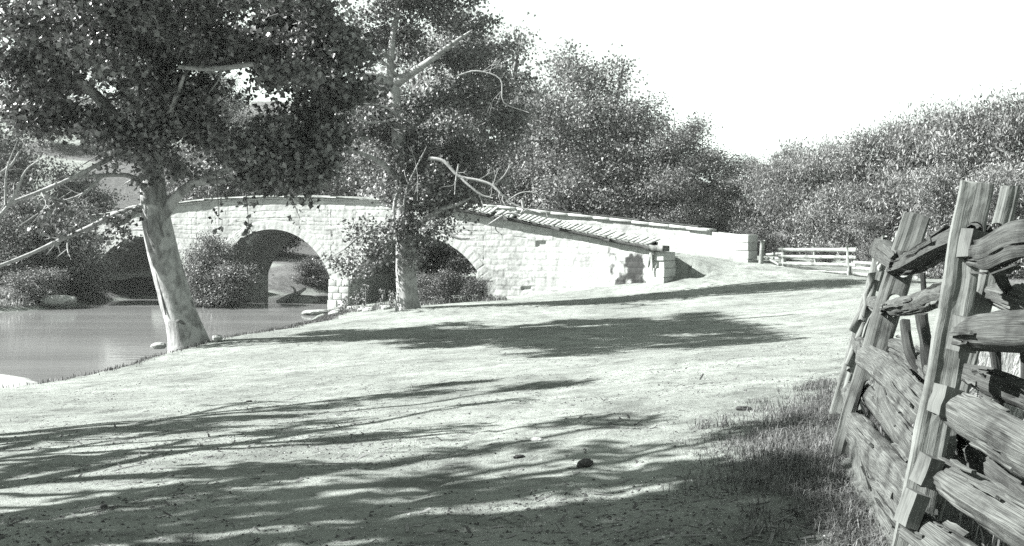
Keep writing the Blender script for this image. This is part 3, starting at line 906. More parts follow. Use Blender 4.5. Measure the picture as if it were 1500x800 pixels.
rng = np.random.default_rng(21)
YL = 33.0
tb = P(277, 502, YL)
def fl_left(l, a): return 1 + .3 * np.exp(-l / .55) * (1 + .6 * np.cos(4 * a + .7)) + .04 * np.cos(3 * a + l * .4)
trunk = [tb + (0.1, 0, -.5), P(275, 500, YL), P(268, 475, YL), P(257, 440, YL), P(245, 400, YL), P(235, 360, YL), P(228, 318, YL), P(225, 280, YL), P(222, 230, YL + .2),
         P(226, 170, YL + .2), P(238, 90, YL), P(248, 0, YL), P(252, -120, YL), P(262, -240, YL)]
limbs = [([P(232, 330, YL), P(255, 292, YL - .2), P(285, 268, YL - .5), P(330, 250, YL - .9), P(380, 222, YL - 1.3), P(440, 190, YL - 1.8)], [.2, .16, .14, .11, .08, .04]),
         ([P(222, 255, YL), P(190, 200, YL - .3), P(140, 140, YL - .6), P(80, 90, YL - 1), P(20, 40, YL - 1.4)], [.26, .2, .15, .11, .06]),
         ([P(225, 200, YL), P(280, 130, YL + .5), P(340, 70, YL + .8), P(400, 20, YL + 1), P(450, -40, YL + 1)], [.24, .18, .14, .1, .06]),
         ([P(232, 120, YL), P(280, 40, YL - 1.2), P(340, -30, YL - 2.4), P(420, -90, YL - 3.4)], [.22, .16, .12, .07]),
         ([P(236, 100, YL), P(180, 30, YL + 1), P(100, -50, YL + 2)], [.2, .14, .06]),
         ([P(222, 240, YL), P(235, 190, YL - 1), P(255, 150, YL - 2.2), P(270, 110, YL - 3.2)], [.16, .12, .09, .04]),
         ([P(240, 60, YL), P(235, 0, YL - 2.5), P(240, -40, YL - 5), P(250, -70, YL - 8)], [.2, .15, .1, .05]),
         ([P(235, 0, YL - 2.5), P(170, -10, YL - 4.5), P(90, 10, YL - 5.5)], [.13, .09, .04]),
         ([P(240, -20, YL - 4), P(320, -50, YL - 6), P(430, -60, YL - 6.5)], [.12, .08, .04]),
         ([P(285, 268, YL - .5), P(360, 262, YL - 1), P(420, 250, YL - 1.4), P(480, 240, YL - 1.8)], [.1, .08, .06, .03])]
dead = [([P(213, 308, YL), P(195, 306, YL - .1), P(165, 316, YL - .3), P(128, 335, YL - .5), P(90, 351, YL - .8), P(40, 374, YL - 1.2), P(-10, 393, YL - 1.6)], [.12, .1, .085, .075, .065, .055, .045]),
        ([P(212, 302, YL), P(196, 310, YL - .3), P(186, 322, YL - .5), P(172, 330, YL - .7)], [.14, .12, .09, .05]),
        ([P(214, 275, YL), P(200, 262, YL - .2), P(178, 256, YL - .4), P(140, 258, YL - .6), P(96, 261, YL - .8)], [.1, .085, .075, .06, .04]),
        ([P(210, 230, YL), P(180, 225, YL - .5), P(150, 238, YL - .8), P(112, 258, YL - 1.1), P(60, 280, YL - 1.3), P(0, 303, YL - 1.6)], [.08, .07, .065, .06, .055, .045]),
        ([P(60, 280, YL - 1.3), P(85, 292, YL - 1.3), P(110, 296, YL - 1.3)], [.04, .03, .015]),
        ([P(-5, 322, YL - 2), P(20, 290, YL - 2), P(38, 250, YL - 2.1), P(62, 232, YL - 2.2)], [.06, .05, .035, .012]),
        ([P(8, 300, YL - 2), P(10, 250, YL - 2.1), P(26, 205, YL - 2.2)], [.04, .03, .01]),
        ([P(150, 258, YL - .6), P(120, 285, YL - .9), P(78, 300, YL - 1.2), P(30, 330, YL - 1.5)], [.05, .04, .03, .012]),
        ([P(0, 255, YL - 1.8), P(18, 240, YL - 1.8), P(28, 222, YL - 1.8)], [.06, .04, .02]),
        ([P(262, 98, 29.5), P(310, 101, 29.4), P(372, 94, 29.2)], [.06, .075, .07]),
        ([P(380, 236, 31.4), P(410, 252, 31.2), P(424, 258, 31.0)], [.05, .05, .03])]
blobs = [(P(60, 50, 33), (3.6, 3.0, 2.6)), (P(5, 120, 33), (1.8, 1.4, 1.4), 2.2), (P(285, 0, 34.8), (1.9, 1.2, 1.4), 1.6), (P(60, 270, 32.2), (1.2, .8, .5), .7), (P(140, 300, 32.4), (.8, .6, .45), .7), (P(175, 345, 32.6), (.5, .4, .45), .6), (P(100, 340, 31.8), (.7, .5, .4), .5), (P(60, 190, 32.5), (2.6, 2.0, 1.1), .8), (P(170, 110, 32), (2.6, 2.4, 2.2), 1.3), (P(250, 60, 30.5), (2.4, 2, 2.3), 1.3), (P(270, 180, 31.5), (2.2, 1.9, 1.3), 1.2),
         (P(340, 215, 31.8), (1.5, 1.4, .9)), (P(350, 70, 31), (2.0, 1.8, 1.0), .8), (P(430, 60, 30.3), (1.9, 2.0, 2.2), 2.2), (P(460, 160, 30.5), (1.2, 1.6, 1.8), 2.2), (P(430, 235, 31), (1.5, 1.4, .7), 1.6), (P(395, 245, 31), (.9, 1, .55), 1.3),
         (P(485, 60, 30.5), (1.2, 1.6, 2.4), 1.6), (P(240, -130, 32), (5.5, 5, 3.0), .9), (P(430, -120, 31), (3, 3, 2.6), 1.0), (P(230, 255, 31.7), (.9, .8, .5), 1.0), (P(130, 215, 32.2), (1.6, 1.2, .8)), (P(20, -100, 32), (4, 3, 3), .8),
         (P(150, -40, 26.5), (2.6, 2.2, 1.3), 1.0), (P(330, -70, 25.5), (2.2, 2.2, 1.2), 1.1), (P(250, -90, 23), (2.4, 1.6, 1.2), 1.0), (P(60, -60, 24), (2.4, 2, 1.3), .9), (P(420, -60, 27.5), (1.8, 1.8, 1.1), 1.0), (P(470, -90, 24.5), (1.5, 1.6, 1.0), .9), (P(30, 40, 28), (1.3, 1.3, .7), 1.0), (P(150, 45, 28), (1.4, 1.3, .7), 1.0), (P(275, 45, 28.3), (1.3, 1.3, .7), 1.0), (P(200, -20, 26), (1.4, 1.2, .7), 1.0)]
hang = [[P(312, 215, 31.5), P(318, 270, 31.5), P(321, 335, 31.5)], [P(358, 250, 31.4), P(362, 300, 31.4), P(366, 345, 31.4)], [P(415, 262, 31), P(428, 292, 31), P(440, 322, 31)], [P(440, 255, 31), P(452, 285, 31), P(460, 300, 31)],
        [P(355, 395, 32.5), P(362, 360, 32.4), P(366, 330, 32.3)]]
big_tree('sycamore', 'large pale trunked sycamore leaning from the creek bank at left, its crown filling the top', tuple(tb + (0, 0, -.1)), trunk, [.56, .52, .49, .475, .46, .44, .42, .38, .32, .28, .24, .2, .15, .1],
         limbs, dead, blobs, 2700, 46, .165, .24, (M['bark_syc'], M['twig'], M['leaf_syc'], M['deadwood']), rng, hang, flare=fl_left, leafkw=dict(up=.35, outk=.5, droop=.8, wid=.5), crkw=dict(bough=20, bsz=.4, stray=.06), keep=lambda c: (c[:, 0] + 1.28 * (c[:, 2] + 1.4) < 6.6) & sunlit_trunk(-10.3, 33.0, -2.2, 2.9, .8)(c))

syc = [o for o in bpy.data.objects if o.name == 'sycamore'][0]
def on_trunk(px, py, d): return P(px, py, YL - d)
mb = MB(); tube(mb, [on_trunk(215, 300, 0.35), on_trunk(218, 340, 0.36), on_trunk(226, 385, 0.37), on_trunk(235, 425, 0.39), on_trunk(243, 462, 0.44)], [.05, .045, .035, .03, .02], 6, 20, .3, 4)  # dark tubes added to trace the crack line down the trunk
tube(mb, [on_trunk(216, 302, 0.35), on_trunk(232, 325, 0.39), on_trunk(240, 348, 0.37)], [.04, .03, .015], 6, 10, .3, 5)
o = mb.build('crack_line', M['twig'], None, smooth=True, loc=tuple(syc.location)); o.location = (0, 0, 0); o.parent = syc
mb = MB(); tube(mb, [on_trunk(253, 470, 0.43), on_trunk(262, 471, 0.48), on_trunk(272, 475, 0.45)], [.02, .09, .02], 8, 10, .3, 6)
o = mb.build('bark_scar', M['twig'], None, smooth=True, loc=tuple(syc.location)); o.location = (0, 0, 0); o.parent = syc
YM = 44.5
mb_ = P(597, 453, YM)
trunk = [mb_ + (0, 0, -.5), P(597, 452, YM), P(596, 430, YM), P(594, 390, YM), P(594, 340, YM), P(592, 290, YM), P(589, 240, YM), P(583, 190, YM), P(579, 150, YM), P(576, 118, YM)]
limbs = [([P(578, 122, YM), P(595, 112, YM - .3), P(625, 92, YM - .6), P(660, 66, YM - .9), P(692, 44, YM - 1.2)], [.23, .19, .16, .13, .1, .03]),
         ([P(577, 125, YM), P(555, 115, YM - .3), P(530, 112, YM - .6)], [.22, .18, .14]),
         ([P(576, 125, YM), P(572, 90, YM), P(580, 30, YM + .3), P(600, -40, YM + .5)], [.2, .15, .12, .06]),
         ([P(585, 200, YM), P(620, 170, YM + 1), P(670, 120, YM + 2), P(700, 60, YM + 2.6)], [.2, .15, .1, .05]),
         ([P(590, 260, YM), P(630, 235, YM + .8), P(680, 200, YM + 1.6), P(730, 170, YM + 2)], [.2, .14, .1, .05]),
         ([P(590, 270, YM), P(560, 240, YM - .8), P(530, 225, YM - 1.4), P(505, 215, YM - 1.8)], [.16, .12, .08, .04]),
         ([P(594, 345, YM), P(640, 310, YM - .8), P(668, 300, YM - 1.2), P(690, 290, YM - 1.5)], [.15, .1, .07, .03]),
         ([P(594, 350, YM), P(560, 335, YM - .8), P(530, 345, YM - 1.2), P(505, 365, YM - 1.6)], [.12, .09, .06, .03]),
         ([P(577, 320, YM - .6), P(580, 290, YM - .7), P(588, 270, YM - .7)], [.09, .08, .06])]
dead = [([P(628, 232, YM - 2), P(650, 236, YM - 2.2), P(672, 258, YM - 2.4), P(700, 264, YM - 2.6), P(722, 272, YM - 2.8), P(742, 292, YM - 3), P(765, 305, YM - 3.2), P(792, 312, YM - 3.3)], [.075, .065, .06, .055, .045, .035, .025, .012]),
        ([P(672, 258, YM - 2.4), P(690, 274, YM - 2.6), P(706, 286, YM - 2.7), P(722, 290, YM - 2.8)], [.05, .045, .04, .02]),
        ([P(745, 293, YM - 3), P(765, 282, YM - 3.1), P(790, 286, YM - 3.2), P(802, 318, YM - 3.3)], [.028, .024, .02, .008]),
        ([P(762, 316, YM - 4), P(745, 312, YM - 4), P(730, 320, YM - 4), P(714, 330, YM - 4)], [.05, .045, .04, .02]),
        ([P(765, 292, YM - 3.1), P(766, 308, YM - 3.2), P(758, 318, YM - 3.5)], [.05, .045, .04]),
        ([P(730, 320, YM - 4), P(726, 335, YM - 4), P(736, 345, YM - 4)], [.03, .025, .012]),
        ([P(722, 272, YM - 2.8), P(738, 258, YM - 2.9), P(748, 240, YM - 3)], [.03, .025, .015]),
        ([P(672, 240, YM - 2.4), P(668, 262, YM - 2.4), P(666, 285, YM - 2.4)], [.035, .03, .015]),
        ([P(668, 112, YM - 1.5), P(698, 104, YM - 1.6), P(733, 116, YM - 1.8), P(738, 150, YM - 1.9), P(775, 165, YM - 2)], [.035, .032, .028, .02, .01]),
        ([P(582, 112, YM), P(560, 90, YM - 1), P(524, 74, YM - 1.5)], [.08, .06, .03]),
        ([P(590, 340, YM - .6), P(592, 300, YM - .8), P(598, 270, YM - 1.2), P(625, 215, YM - 2)], [.05, .045, .04, .015]),
        ([P(656, 340, YM - 2.5), P(672, 349, YM - 2.6), P(694, 349, YM - 2.7)], [.05, .06, .03]),
        ([P(590, 175, YM - .4), P(560, 155, YM - 1.4), P(516, 152, YM - 2)], [.05, .035, .015]),
        ([P(594, 172, YM - .4), P(540, 180, YM - 1.6), P(505, 160, YM - 2)], [.04, .03, .012])]
blobs = [(P(600, 40, 45.60), (2.6, 1.44, 2.2), .75), (P(650, 20, 45.80), (2.6, 1.44, 2.2)), (P(700, 60, 46.30), (1.7, 1.30, 2.3)), (P(735, 110, 46.40), (1.1, 1.01, 1.6)), (P(670, 140, 46.05), (2.3, 1.44, 2.2)), (P(725, 190, 46.30), (1.5, 1.15, 1.9)),
         (P(640, 200, 45.50), (2.2, 1.37, 1.9), 1.2), (P(560, 210, 44.80), (2.0, 1.15, 2.0)), (P(535, 130, 45.10), (1.3, 1.01, 2.2), .8), (P(540, 40, 45.30), (1.7, 1.15, 1.9), .8), (P(600, 265, 45.00), (2.6, 1.30, 1.3), 1.3), (P(660, 285, 44.25), (1.3, 0.94, .9), 1.2), (P(690, 250, 45.55), (1.7, 1.08, 1.2)),
         (P(640, 330, 44.05), (1.2, 0.72, .55), 1.1), (P(555, 320, 44.05), (1.3, 0.72, .8), .9), (P(525, 345, 43.95), (.9, 0.58, .6), .9), (P(548, 385, 44.00), (1.3, 0.65, .7), .9), (P(510, 390, 43.95), (.6, 0.50, .5), .9), (P(572, 355, 44.10), (.8, 0.50, .9), .9),
         (P(592, 215, 44.20), (1.2, 0.36, 1.2), .6), (P(575, 170, 44.10), (.9, 0.36, .8), .5), (P(620, -60, 44.95), (2.6, 1.6, 1.6), .6)]
big_tree('mottled_tree', 'straight mottled tree with a snapped pale fork rising in front of the bridge arch', tuple(mb_ + (0, 0, -.1)), trunk, [.5, .46, .43, .41, .385, .34, .3, .27, .25, .23], limbs, dead, blobs,
         1500, 46, .135, .27, (M['bark_mid'], M['twig'], M['leaf_mid'], M['deadwood']), rng, (), flare=lambda l, a: 1 + .28 * np.exp(-l / .5) * (1 + .5 * np.cos(4 * a)), leafkw=dict(up=.4, outk=.45, droop=.5, wid=.46), crkw=dict(bough=13, bsz=.4, stray=.06), keep=lambda c: sunlit_trunk(-4.3, 44.5, -1.7, 1.2, .5)(c) & ((c[:, 0] + 1.28 * (c[:, 2] + 1.2) < 1.0) | ((c[:, 1] < 46.1) & (c[:, 1] > 42.8))))

# ------------------------------------------------------------------ the wood behind the bridge and the willows by the gate
def tree_kind(name, label, h, rx, nblob, nclus, per, size, rc, mats, rng, base=.2, cat='tree', leafkw=None, stems=1, taper=1.0, group=None):
    root = thing(name, label, cat, (0, 0, 0), group)
    mb = MB(); skel = []
    for k in range(stems):
        sx, sy = rng.normal(0, .12 * rx * (stems > 1), 2)
        lean = rng.normal(0, .05 * h, 2)
        p = tube(mb, [(sx, sy, -.6), (sx, sy, 0), (sx + lean[0] * .4, sy + lean[1] * .4, h * .45), (sx + lean[0], sy + lean[1], h * .93)], np.array([.05, .036, .022, .004]) * h * (.6 if stems > 1 else 1), 7, 14, .15, k)
        skel += list(p[4:])
    tr = list(skel)
    blobs = []
    for k in range(nblob):
        u = (k + .5) / nblob; z = h * (base + (1 - base) * u * .92)
        prof = math.sin(PI * min(1, (u * .86 + .14))) ** .6 * taper + (1 - taper) * .7
        a = k * 2.399 + rng.uniform(-.4, .4); q = rx * .62 * prof * rng.uniform(.5, 1.05)
        br = rx * rng.uniform(.3, .52) * (.6 + .4 * prof)
        c = np.array([math.cos(a) * q, math.sin(a) * q, z])
        blobs.append((c, (br, br, br * rng.uniform(.65, .95))))
        j = tr[int(np.argmin([abs(t[2] - z * .8) for t in tr]))]
        pts = tube(mb, [j, (np.asarray(j) + c) / 2 + (0, 0, -.04 * h), c], np.array([.014, .009, .003]) * h, 5, 6); skel += list(pts)
    o = mb.build('trunk', mats[0], root, smooth=True)
    cr = MB(); crown(cr, blobs, nclus, per, size, rng, rc, bough=9 if h > 5 else 0, bsz=.055 * h, stray=.12, **(leafkw or {}))
    cr.build('crown', mats[1], root)
    return root

r2 = np.random.default_rng(77)
kw = dict(up=.45, outk=.5, droop=.4, wid=.4)
_G0 = (0, 0, -60)
oakA = tree_kind('broadleaf_tree', 'x', 10, 4.3, 20, 560, 64, .15, .42, (M['bark_bg'], M['leaf_bg']), r2, .12, leafkw=kw)
oakB = tree_kind('broadleaf_tree', 'x', 10, 3.6, 18, 520, 64, .15, .42, (M['bark_bg'], M['leaf_bg']), r2, .1, leafkw=kw)
wilA = tree_kind('willow', 'x', 7, 2.9, 16, 480, 48, .21, .36, (M['bark_bg'], M['leaf_pale']), r2, .05, leafkw=dict(up=.15, outk=.4, droop=.5, wid=.14, lobed=False, vert=1.6), stems=3)
wilB = tree_kind('willow', 'x', 7, 2.5, 15, 460, 48, .21, .36, (M['bark_bg'], M['leaf_pale']), r2, .04, leafkw=dict(up=.15, outk=.4, droop=.5, wid=.16, lobed=False, vert=1.2), stems=4)
busC = tree_kind('bush', 'x', 5, 3.0, 16, 460, 40, .15, .3, (M['bark_bg'], M['leaf_bush']), r2, .05, cat='bush', leafkw=dict(up=.25, outk=.5, droop=.4, wid=.36), stems=4)
busA = tree_kind('bush', 'x', 2.4, 1.6, 12, 300, 34, .09, .2, (M['bark_bg'], M['leaf_bush']), r2, .08, cat='bush', leafkw=kw, stems=4)
busB = tree_kind('bush', 'x', 2.4, 1.5, 12, 300, 32, .09, .2, (M['bark_bg'], M['leaf_dark']), r2, .06, cat='bush', leafkw=kw, stems=5)
_used = {}
def plant(proto, px, top, Y, label, rz, group=None, basez=None, name=None, fat=1.0):
    X = (px - 750) * Y / F; zt = CAM + (HZ - top) * Y / F
    zb = hz(X, Y) if basez is None else basez
    H0 = {'oakA': 10, 'oakB': 10, 'wilA': 7, 'wilB': 7, 'busC': 5, 'busA': 2.4, 'busB': 2.4}[proto]
    s = (zt - zb) / H0
    o = globals()[proto]
    if proto not in _used:
        _used[proto] = 1
        o.location = (X, Y, zb); o.rotation_euler.z = rz; o.scale = (s * fat, s * fat, s); o['label'] = label
        if group: o['group'] = group
        return o
    return dup(o, (X, Y, zb), rz, (s * fat, s * fat, s), label, group)

WG = 'trees of the wood behind the bridge'
for (pr, px, top, Y, rz, fat, lb) in [
    ('oakA', 868, 66, 67, .3, .95, 'tall broadleaf tree behind the far parapet, highest crown between bridge and sky'),
    ('oakB', 818, 135, 71, 1.2, 1.0, 'broadleaf tree at the left flank of the tall one behind the parapet'),
    ('oakB', 930, 135, 65, 2.2, 1.0, 'rounded broadleaf tree on the right shoulder of the tallest one behind the parapet'),
    ('oakA', 990, 172, 63, 3.5, 1.05, 'leafy tree around the white snag behind the far parapet'),
    ('oakB', 1050, 214, 62, 4.4, 1.15, 'low dense tree directly behind the far end pillar of the bridge'),
    ('oakA', 1098, 226, 66, 5.2, 1.0, 'low tree at the dip in the skyline right of the bridge'),
    ('oakA', 715, 15, 78, .9, .8, 'pale tall tree behind the mottled tree, edge against the white sky'),
    ('oakB', 760, 232, 70, 2.9, 1.0, 'small dark tree behind the dead branch over the parapet'),
    ('oakA', 640, 20, 84, 3.3, .9, 'tree far behind the mottled tree trunk'),
    ('oakB', 560, 90, 97, 4.1, 1.0, 'tree behind the bridge left of the mottled tree'),
    ('oakA', 480, 130, 100, 5.4, 1.1, 'grey leaved tree rising over the middle of the bridge crest'),
    ('oakB', 400, 150, 103, .5, 1.1, 'tree over the crest of the bridge above the middle arch'),
    ('oakA', 320, 100, 104, 1.4, 1.0, 'tree on the hillside behind the sycamore limb'),
    ('oakB', 300, 225, 101, 2.5, 1.2, 'low spreading tree behind the bridge beside the sycamore trunk'),
    ('oakA', 190, 40, 106, 4.9, 1.0, 'tree high on the hillside behind the sycamore crown'),
    ('oakB', 60, 60, 108, 5.9, 1.0, 'tall hillside tree above the far bank at left'),
    ('oakA', -40, 100, 70, .1, 1.0, 'tall creekside tree at the left edge of the view'),
    ('oakB', 470, 262, 99, .1, 1.3, 'low tree whose top just clears the bridge crest'),
    ('oakA', 690, 200, 72, 1.9, 1.1, 'dark tree filling the gap between mottled tree and parapet')]:
    plant(pr, px, top, Y, lb, rz, WG, fat=fat)
WL = 'willows and saplings by the gate'
for (pr, px, top, Y, rz, fat, lb) in [
    ('wilA', 1130, 232, 60, .2, 1.1, 'rounded sapling thicket left of the gate, behind the leaning post'),
    ('wilB', 1165, 205, 58, 1.1, 1.1, 'willow clump straight behind the left half of the gate'),
    ('wilA', 1215, 198, 56, 2.3, 1.1, 'willow clump behind the right half of the gate'),
    ('wilB', 1265, 186, 54, 3.1, 1.1, 'willow clump just right of the gate'),
    ('wilA', 1312, 165, 54, 4.4, 1.0, 'tall willow rising over the dark leaning post'),
    ('wilB', 1362, 150, 52, 5.1, 1.0, 'tall willow between the dark post and the twin posts'),
    ('wilA', 1415, 142, 50, .7, 1.0, 'tall willow directly over the twin posts'),
    ('wilB', 1470, 130, 49, 1.7, 1.0, 'tall willow right of the twin posts'),
    ('wilA', 1530, 120, 48, 2.9, 1.0, 'tallest willow cut by the right edge'),
    ('wilB', 1600, 110, 40, 3.9, 1.0, 'willow beyond the right edge'),
    ('wilB', 1240, 262, 55, .4, 1.3, 'lower willow scrub in front of the clump right of the gate'),
    ('wilA', 1300, 258, 52, 1.4, 1.2, 'lower willow scrub left of the dark leaning post'),
    ('wilB', 1385, 240, 46, 2.4, 1.2, 'lower willow scrub between the fence posts'),
    ('wilA', 1460, 235, 44, 3.4, 1.2, 'lower willow scrub behind the upper rail at right')]:
    plant(pr, px, top, Y, lb, rz, WL, fat=fat)
BB = 'bushes along the creek and the bridge foot'
for (pr, px, top, Y, rz, fat, lb) in [
    ('busC', 25, 285, 60, .2, 1.0, 'sunlit bush on the far bank at the left edge'),
    ('busC', 92, 322, 61, 1.2, 1.0, 'sunlit bush above the white rock on the far bank'),
    ('busA', 55, 392, 57, 2.2, 1.6, 'low bush at the water left of the white rock'),
    ('busA', 128, 385, 60.5, 3.2, 1.2, 'pale leafed bush beside the dark left arch'),
    ('busC', -10, 225, 67, 4.2, .9, 'tall bush climbing the far bank slope at the left edge'),
    ('busC', 105, 250, 72, 5.2, .9, 'tall bush rising over the left end of the bridge'),
    ('busC', 306, 345, 58.6, .5, .85, 'pale bush growing at the foot of the left pier'),
    ('busA', 330, 385, 57.6, 1.5, 1.3, 'low bush spilling toward the water at the left pier'),
    ('busC', 112, 300, 60.5, 1.8, .7, 'tall bush screening the left abutment of the bridge'),
    ('busC', 258, 250, 86, .3, 1.0, 'hillside bush behind the bridge just left of the crest'),
    ('busC', 305, 244, 85, 1.3, 1.0, 'hillside bush over the crest right of the sycamore trunk'),
    ('busC', 352, 256, 86, 2.3, 1.0, 'hillside bush over the crest left of the middle arch crown'),
    ('busC', 400, 258, 87, 3.3, 1.0, 'hillside bush straight over the middle arch'),
    ('busA', 275, 395, 58.5, 2.5, 1.2, 'low bush right behind the sycamore trunk'),
    ('busB', 655, 398, 52, 3.5, 1.3, 'dark leafy bush under the right arch'),
    ('busB', 700, 408, 51.5, 4.5, 1.3, 'dark low bush at the right springing of the arch'),
    ('busA', 620, 400, 53.5, 5.5, 1.0, 'pale bush just right of the mottled tree trunk'),
    ('busB', 640, 352, 62, .9, 1.2, 'bush seen through the right arch'),
    ('busB', 400, 402, 70.5, 1.9, 2.3, 'dark bush row seen through the middle arch at left'),
    ('busB', 455, 380, 70, 2.9, 1.6, 'dark bush seen through the middle arch at right'),
    ('busB', 500, 395, 71, 3.9, 2.0, 'dark bush beyond the middle arch behind the pier'),
    ('busB', 1150, 362, 52.6, 4.9, 1.3, 'low dark weedy bush behind the gate brace'),
    ('busB', 1205, 360, 51.8, 5.9, 1.6, 'low dark weedy bush behind the gate rails'),
    ('busB', 1105, 335, 57, .6, 1.3, 'dark bush behind the far end pillar'),
    ('busA', 1285, 352, 51, 1.6, 1.2, 'low weedy bush right of the gate')]:
    plant(pr, px, top, Y, lb, rz, BB, fat=fat, basez=(WATER - .1 if (pr[:3] == 'bus' and 270 <= px <= 330) else None))

# white dead snag among the wood
sn = P(987, 262, 63.6); zb_ = hz(sn[0], 63.6)
snag = thing('dead_snag', 'white dead snag with a forked top among the dark trees behind the parapet', 'tree', (sn[0], 63.6, zb_))
mb = MB()
tube(mb, [(0, 0, -.4), (.05, 0, 2), P(986, 240, 63.6) - (sn[0], 63.6, zb_), P(988, 172, 63.6) - (sn[0], 63.6, zb_)], [.16, .13, .07, .02], 7, 16, .2, 2, caps=True)
snag_t = mb.build('trunk', M['deadwood'], snag, smooth=True)
for a in ([P(987, 215, 63.6), P(1005, 204, 63.2), P(1026, 188, 62.8)], [P(986, 200, 63.6), P(975, 180, 63.9), P(966, 165, 64.1)], [P(1000, 206, 63.3), P(1016, 210, 63.1), P(1024, 203, 62.9)]):
    mb = MB(); tube(mb, [q - (sn[0], 63.6, zb_) for q in a], [.05, .1, .03], 6, 8, .2, 3, caps=True); mb.build('dead_limb', M['deadwood'], snag, smooth=True)

# trees beyond the left of the frame: their shade falls across the road
r3 = np.random.default_rng(9)
def thin(c, x, y):
    """leave the crown open where it would shade the pale patch at lower left"""
    k = (c[:, 2] + .2) / math.tan(SUN_EL); lx = c[:, 0] + x - SUN_H[0] * k; ly = c[:, 1] + y - SUN_H[1] * k
    u = 750 + lx / np.maximum(ly, 1) * F
    return ~((u < 560) & (ly < 9.2) & (r3.uniform(0, 1, len(c)) < .7))
def shade_tree(x, y, h, blobs, n, label):
    z = hz(x, y); root = thing('roadside_tree', label, 'tree', (x, y, z)); mb = MB(); sk = []
    sk += list(tube(mb, [(0, 0, -.5), (0, 0, .1), (.1, .1, h * .5), (.2, 0, h)], [.5, .4, .3, .08], 10, 24, .15, 2))[8:]
    for c, r in blobs:
        sk += list(tube(mb, [sk[4], (np.array(sk[4]) + c) / 2, c], [.16, .1, .04], 6, 8))
    mb.build('trunk', M['bark_syc'], root, smooth=True)
    cr = MB(); crown(cr, [(c, r) for c, r in blobs], n, 17, .16, r3, .17, stray=.22, keep=lambda c: thin(c, x, y), up=.35, outk=.5, droop=.8, wid=.42)
    cr.build('crown', M['leaf_syc'], root)
def blob_for(gx_, gy_, h, r, base):
    """crown clump that shades ground point (gx_, gy_) from height h"""
    k = h / math.tan(SUN_EL)
    return (np.array([gx_ + SUN_H[0] * k - base[0], gy_ + SUN_H[1] * k - base[1], h]), r)
b0 = (-9.5, 5.0); b1 = (-14.0, 9.0)
def shade(lst, base):
    out = []
    for px, py, hw, ry, h in lst:
        q = on_ground(px, py); rx = max(.25, hw * q[1] / F - .4)
        out.append(blob_for(q[0], q[1], h, (rx, ry, .3), base))
    return out
_rd = np.random.default_rng(66)
speck = [(_rd.uniform(100, 1150), _rd.uniform(590, 795), _rd.uniform(25, 60), _rd.uniform(.05, .16), _rd.uniform(6.2, 8.6)) for _ in range(34)]
near_sh = [(690, 770, 190, .2, 6.8), (900, 775, 170, .22, 7.2), (1120, 770, 190, .25, 7.0), (860, 712, 170, .22, 7.4), (1080, 735, 130, .2, 7.8), (1150, 672, 130, .3, 7.6), (960, 655, 130, .18, 8.2), (680, 700, 90, .25, 7.6), (730, 655, 70, .2, 8.4), (1250, 620, 60, .3, 8.2), (1190, 735, 90, .3, 7.4), (1260, 690, 60, .3, 7.8), (1230, 790, 90, .2, 7.0),
           (300, 768, 80, .07, 6.6), (50, 762, 60, .1, 6.4), (470, 742, 70, .07, 7.2), (440, 690, 60, .07, 7.8), (1150, 790, 150, .25, 6.8), (1230, 742, 130, .3, 7.0), (1180, 700, 110, .2, 7.4), (1200, 780, 140, .3, 6.9), (1220, 735, 140, .3, 7.3), (1190, 760, 150, .3, 7.6), (1240, 700, 110, .3, 7.1)]
far_sh = [(90, 640, 140, .14, 7.4), (240, 628, 130, .26, 7.8), (370, 612, 100, .2, 8.2), (520, 628, 100, .16, 8.6), (640, 634, 110, .14, 8.6), (610, 578, 130, .2, 9.0), (480, 596, 90, .14, 8.8), (860, 560, 90, .25, 9.4), (700, 560, 100, .2, 9.2)]
shade_tree(*b0, 9, shade(near_sh + speck[:16], b0), 350, 'tall leafy tree beside the road out of view, shading the nearest ground')
shade_tree(*b1, 10, shade(far_sh + speck[20:], b1), 300, 'leafy tree on the creek side out of view, casting streaks of shade over the road')

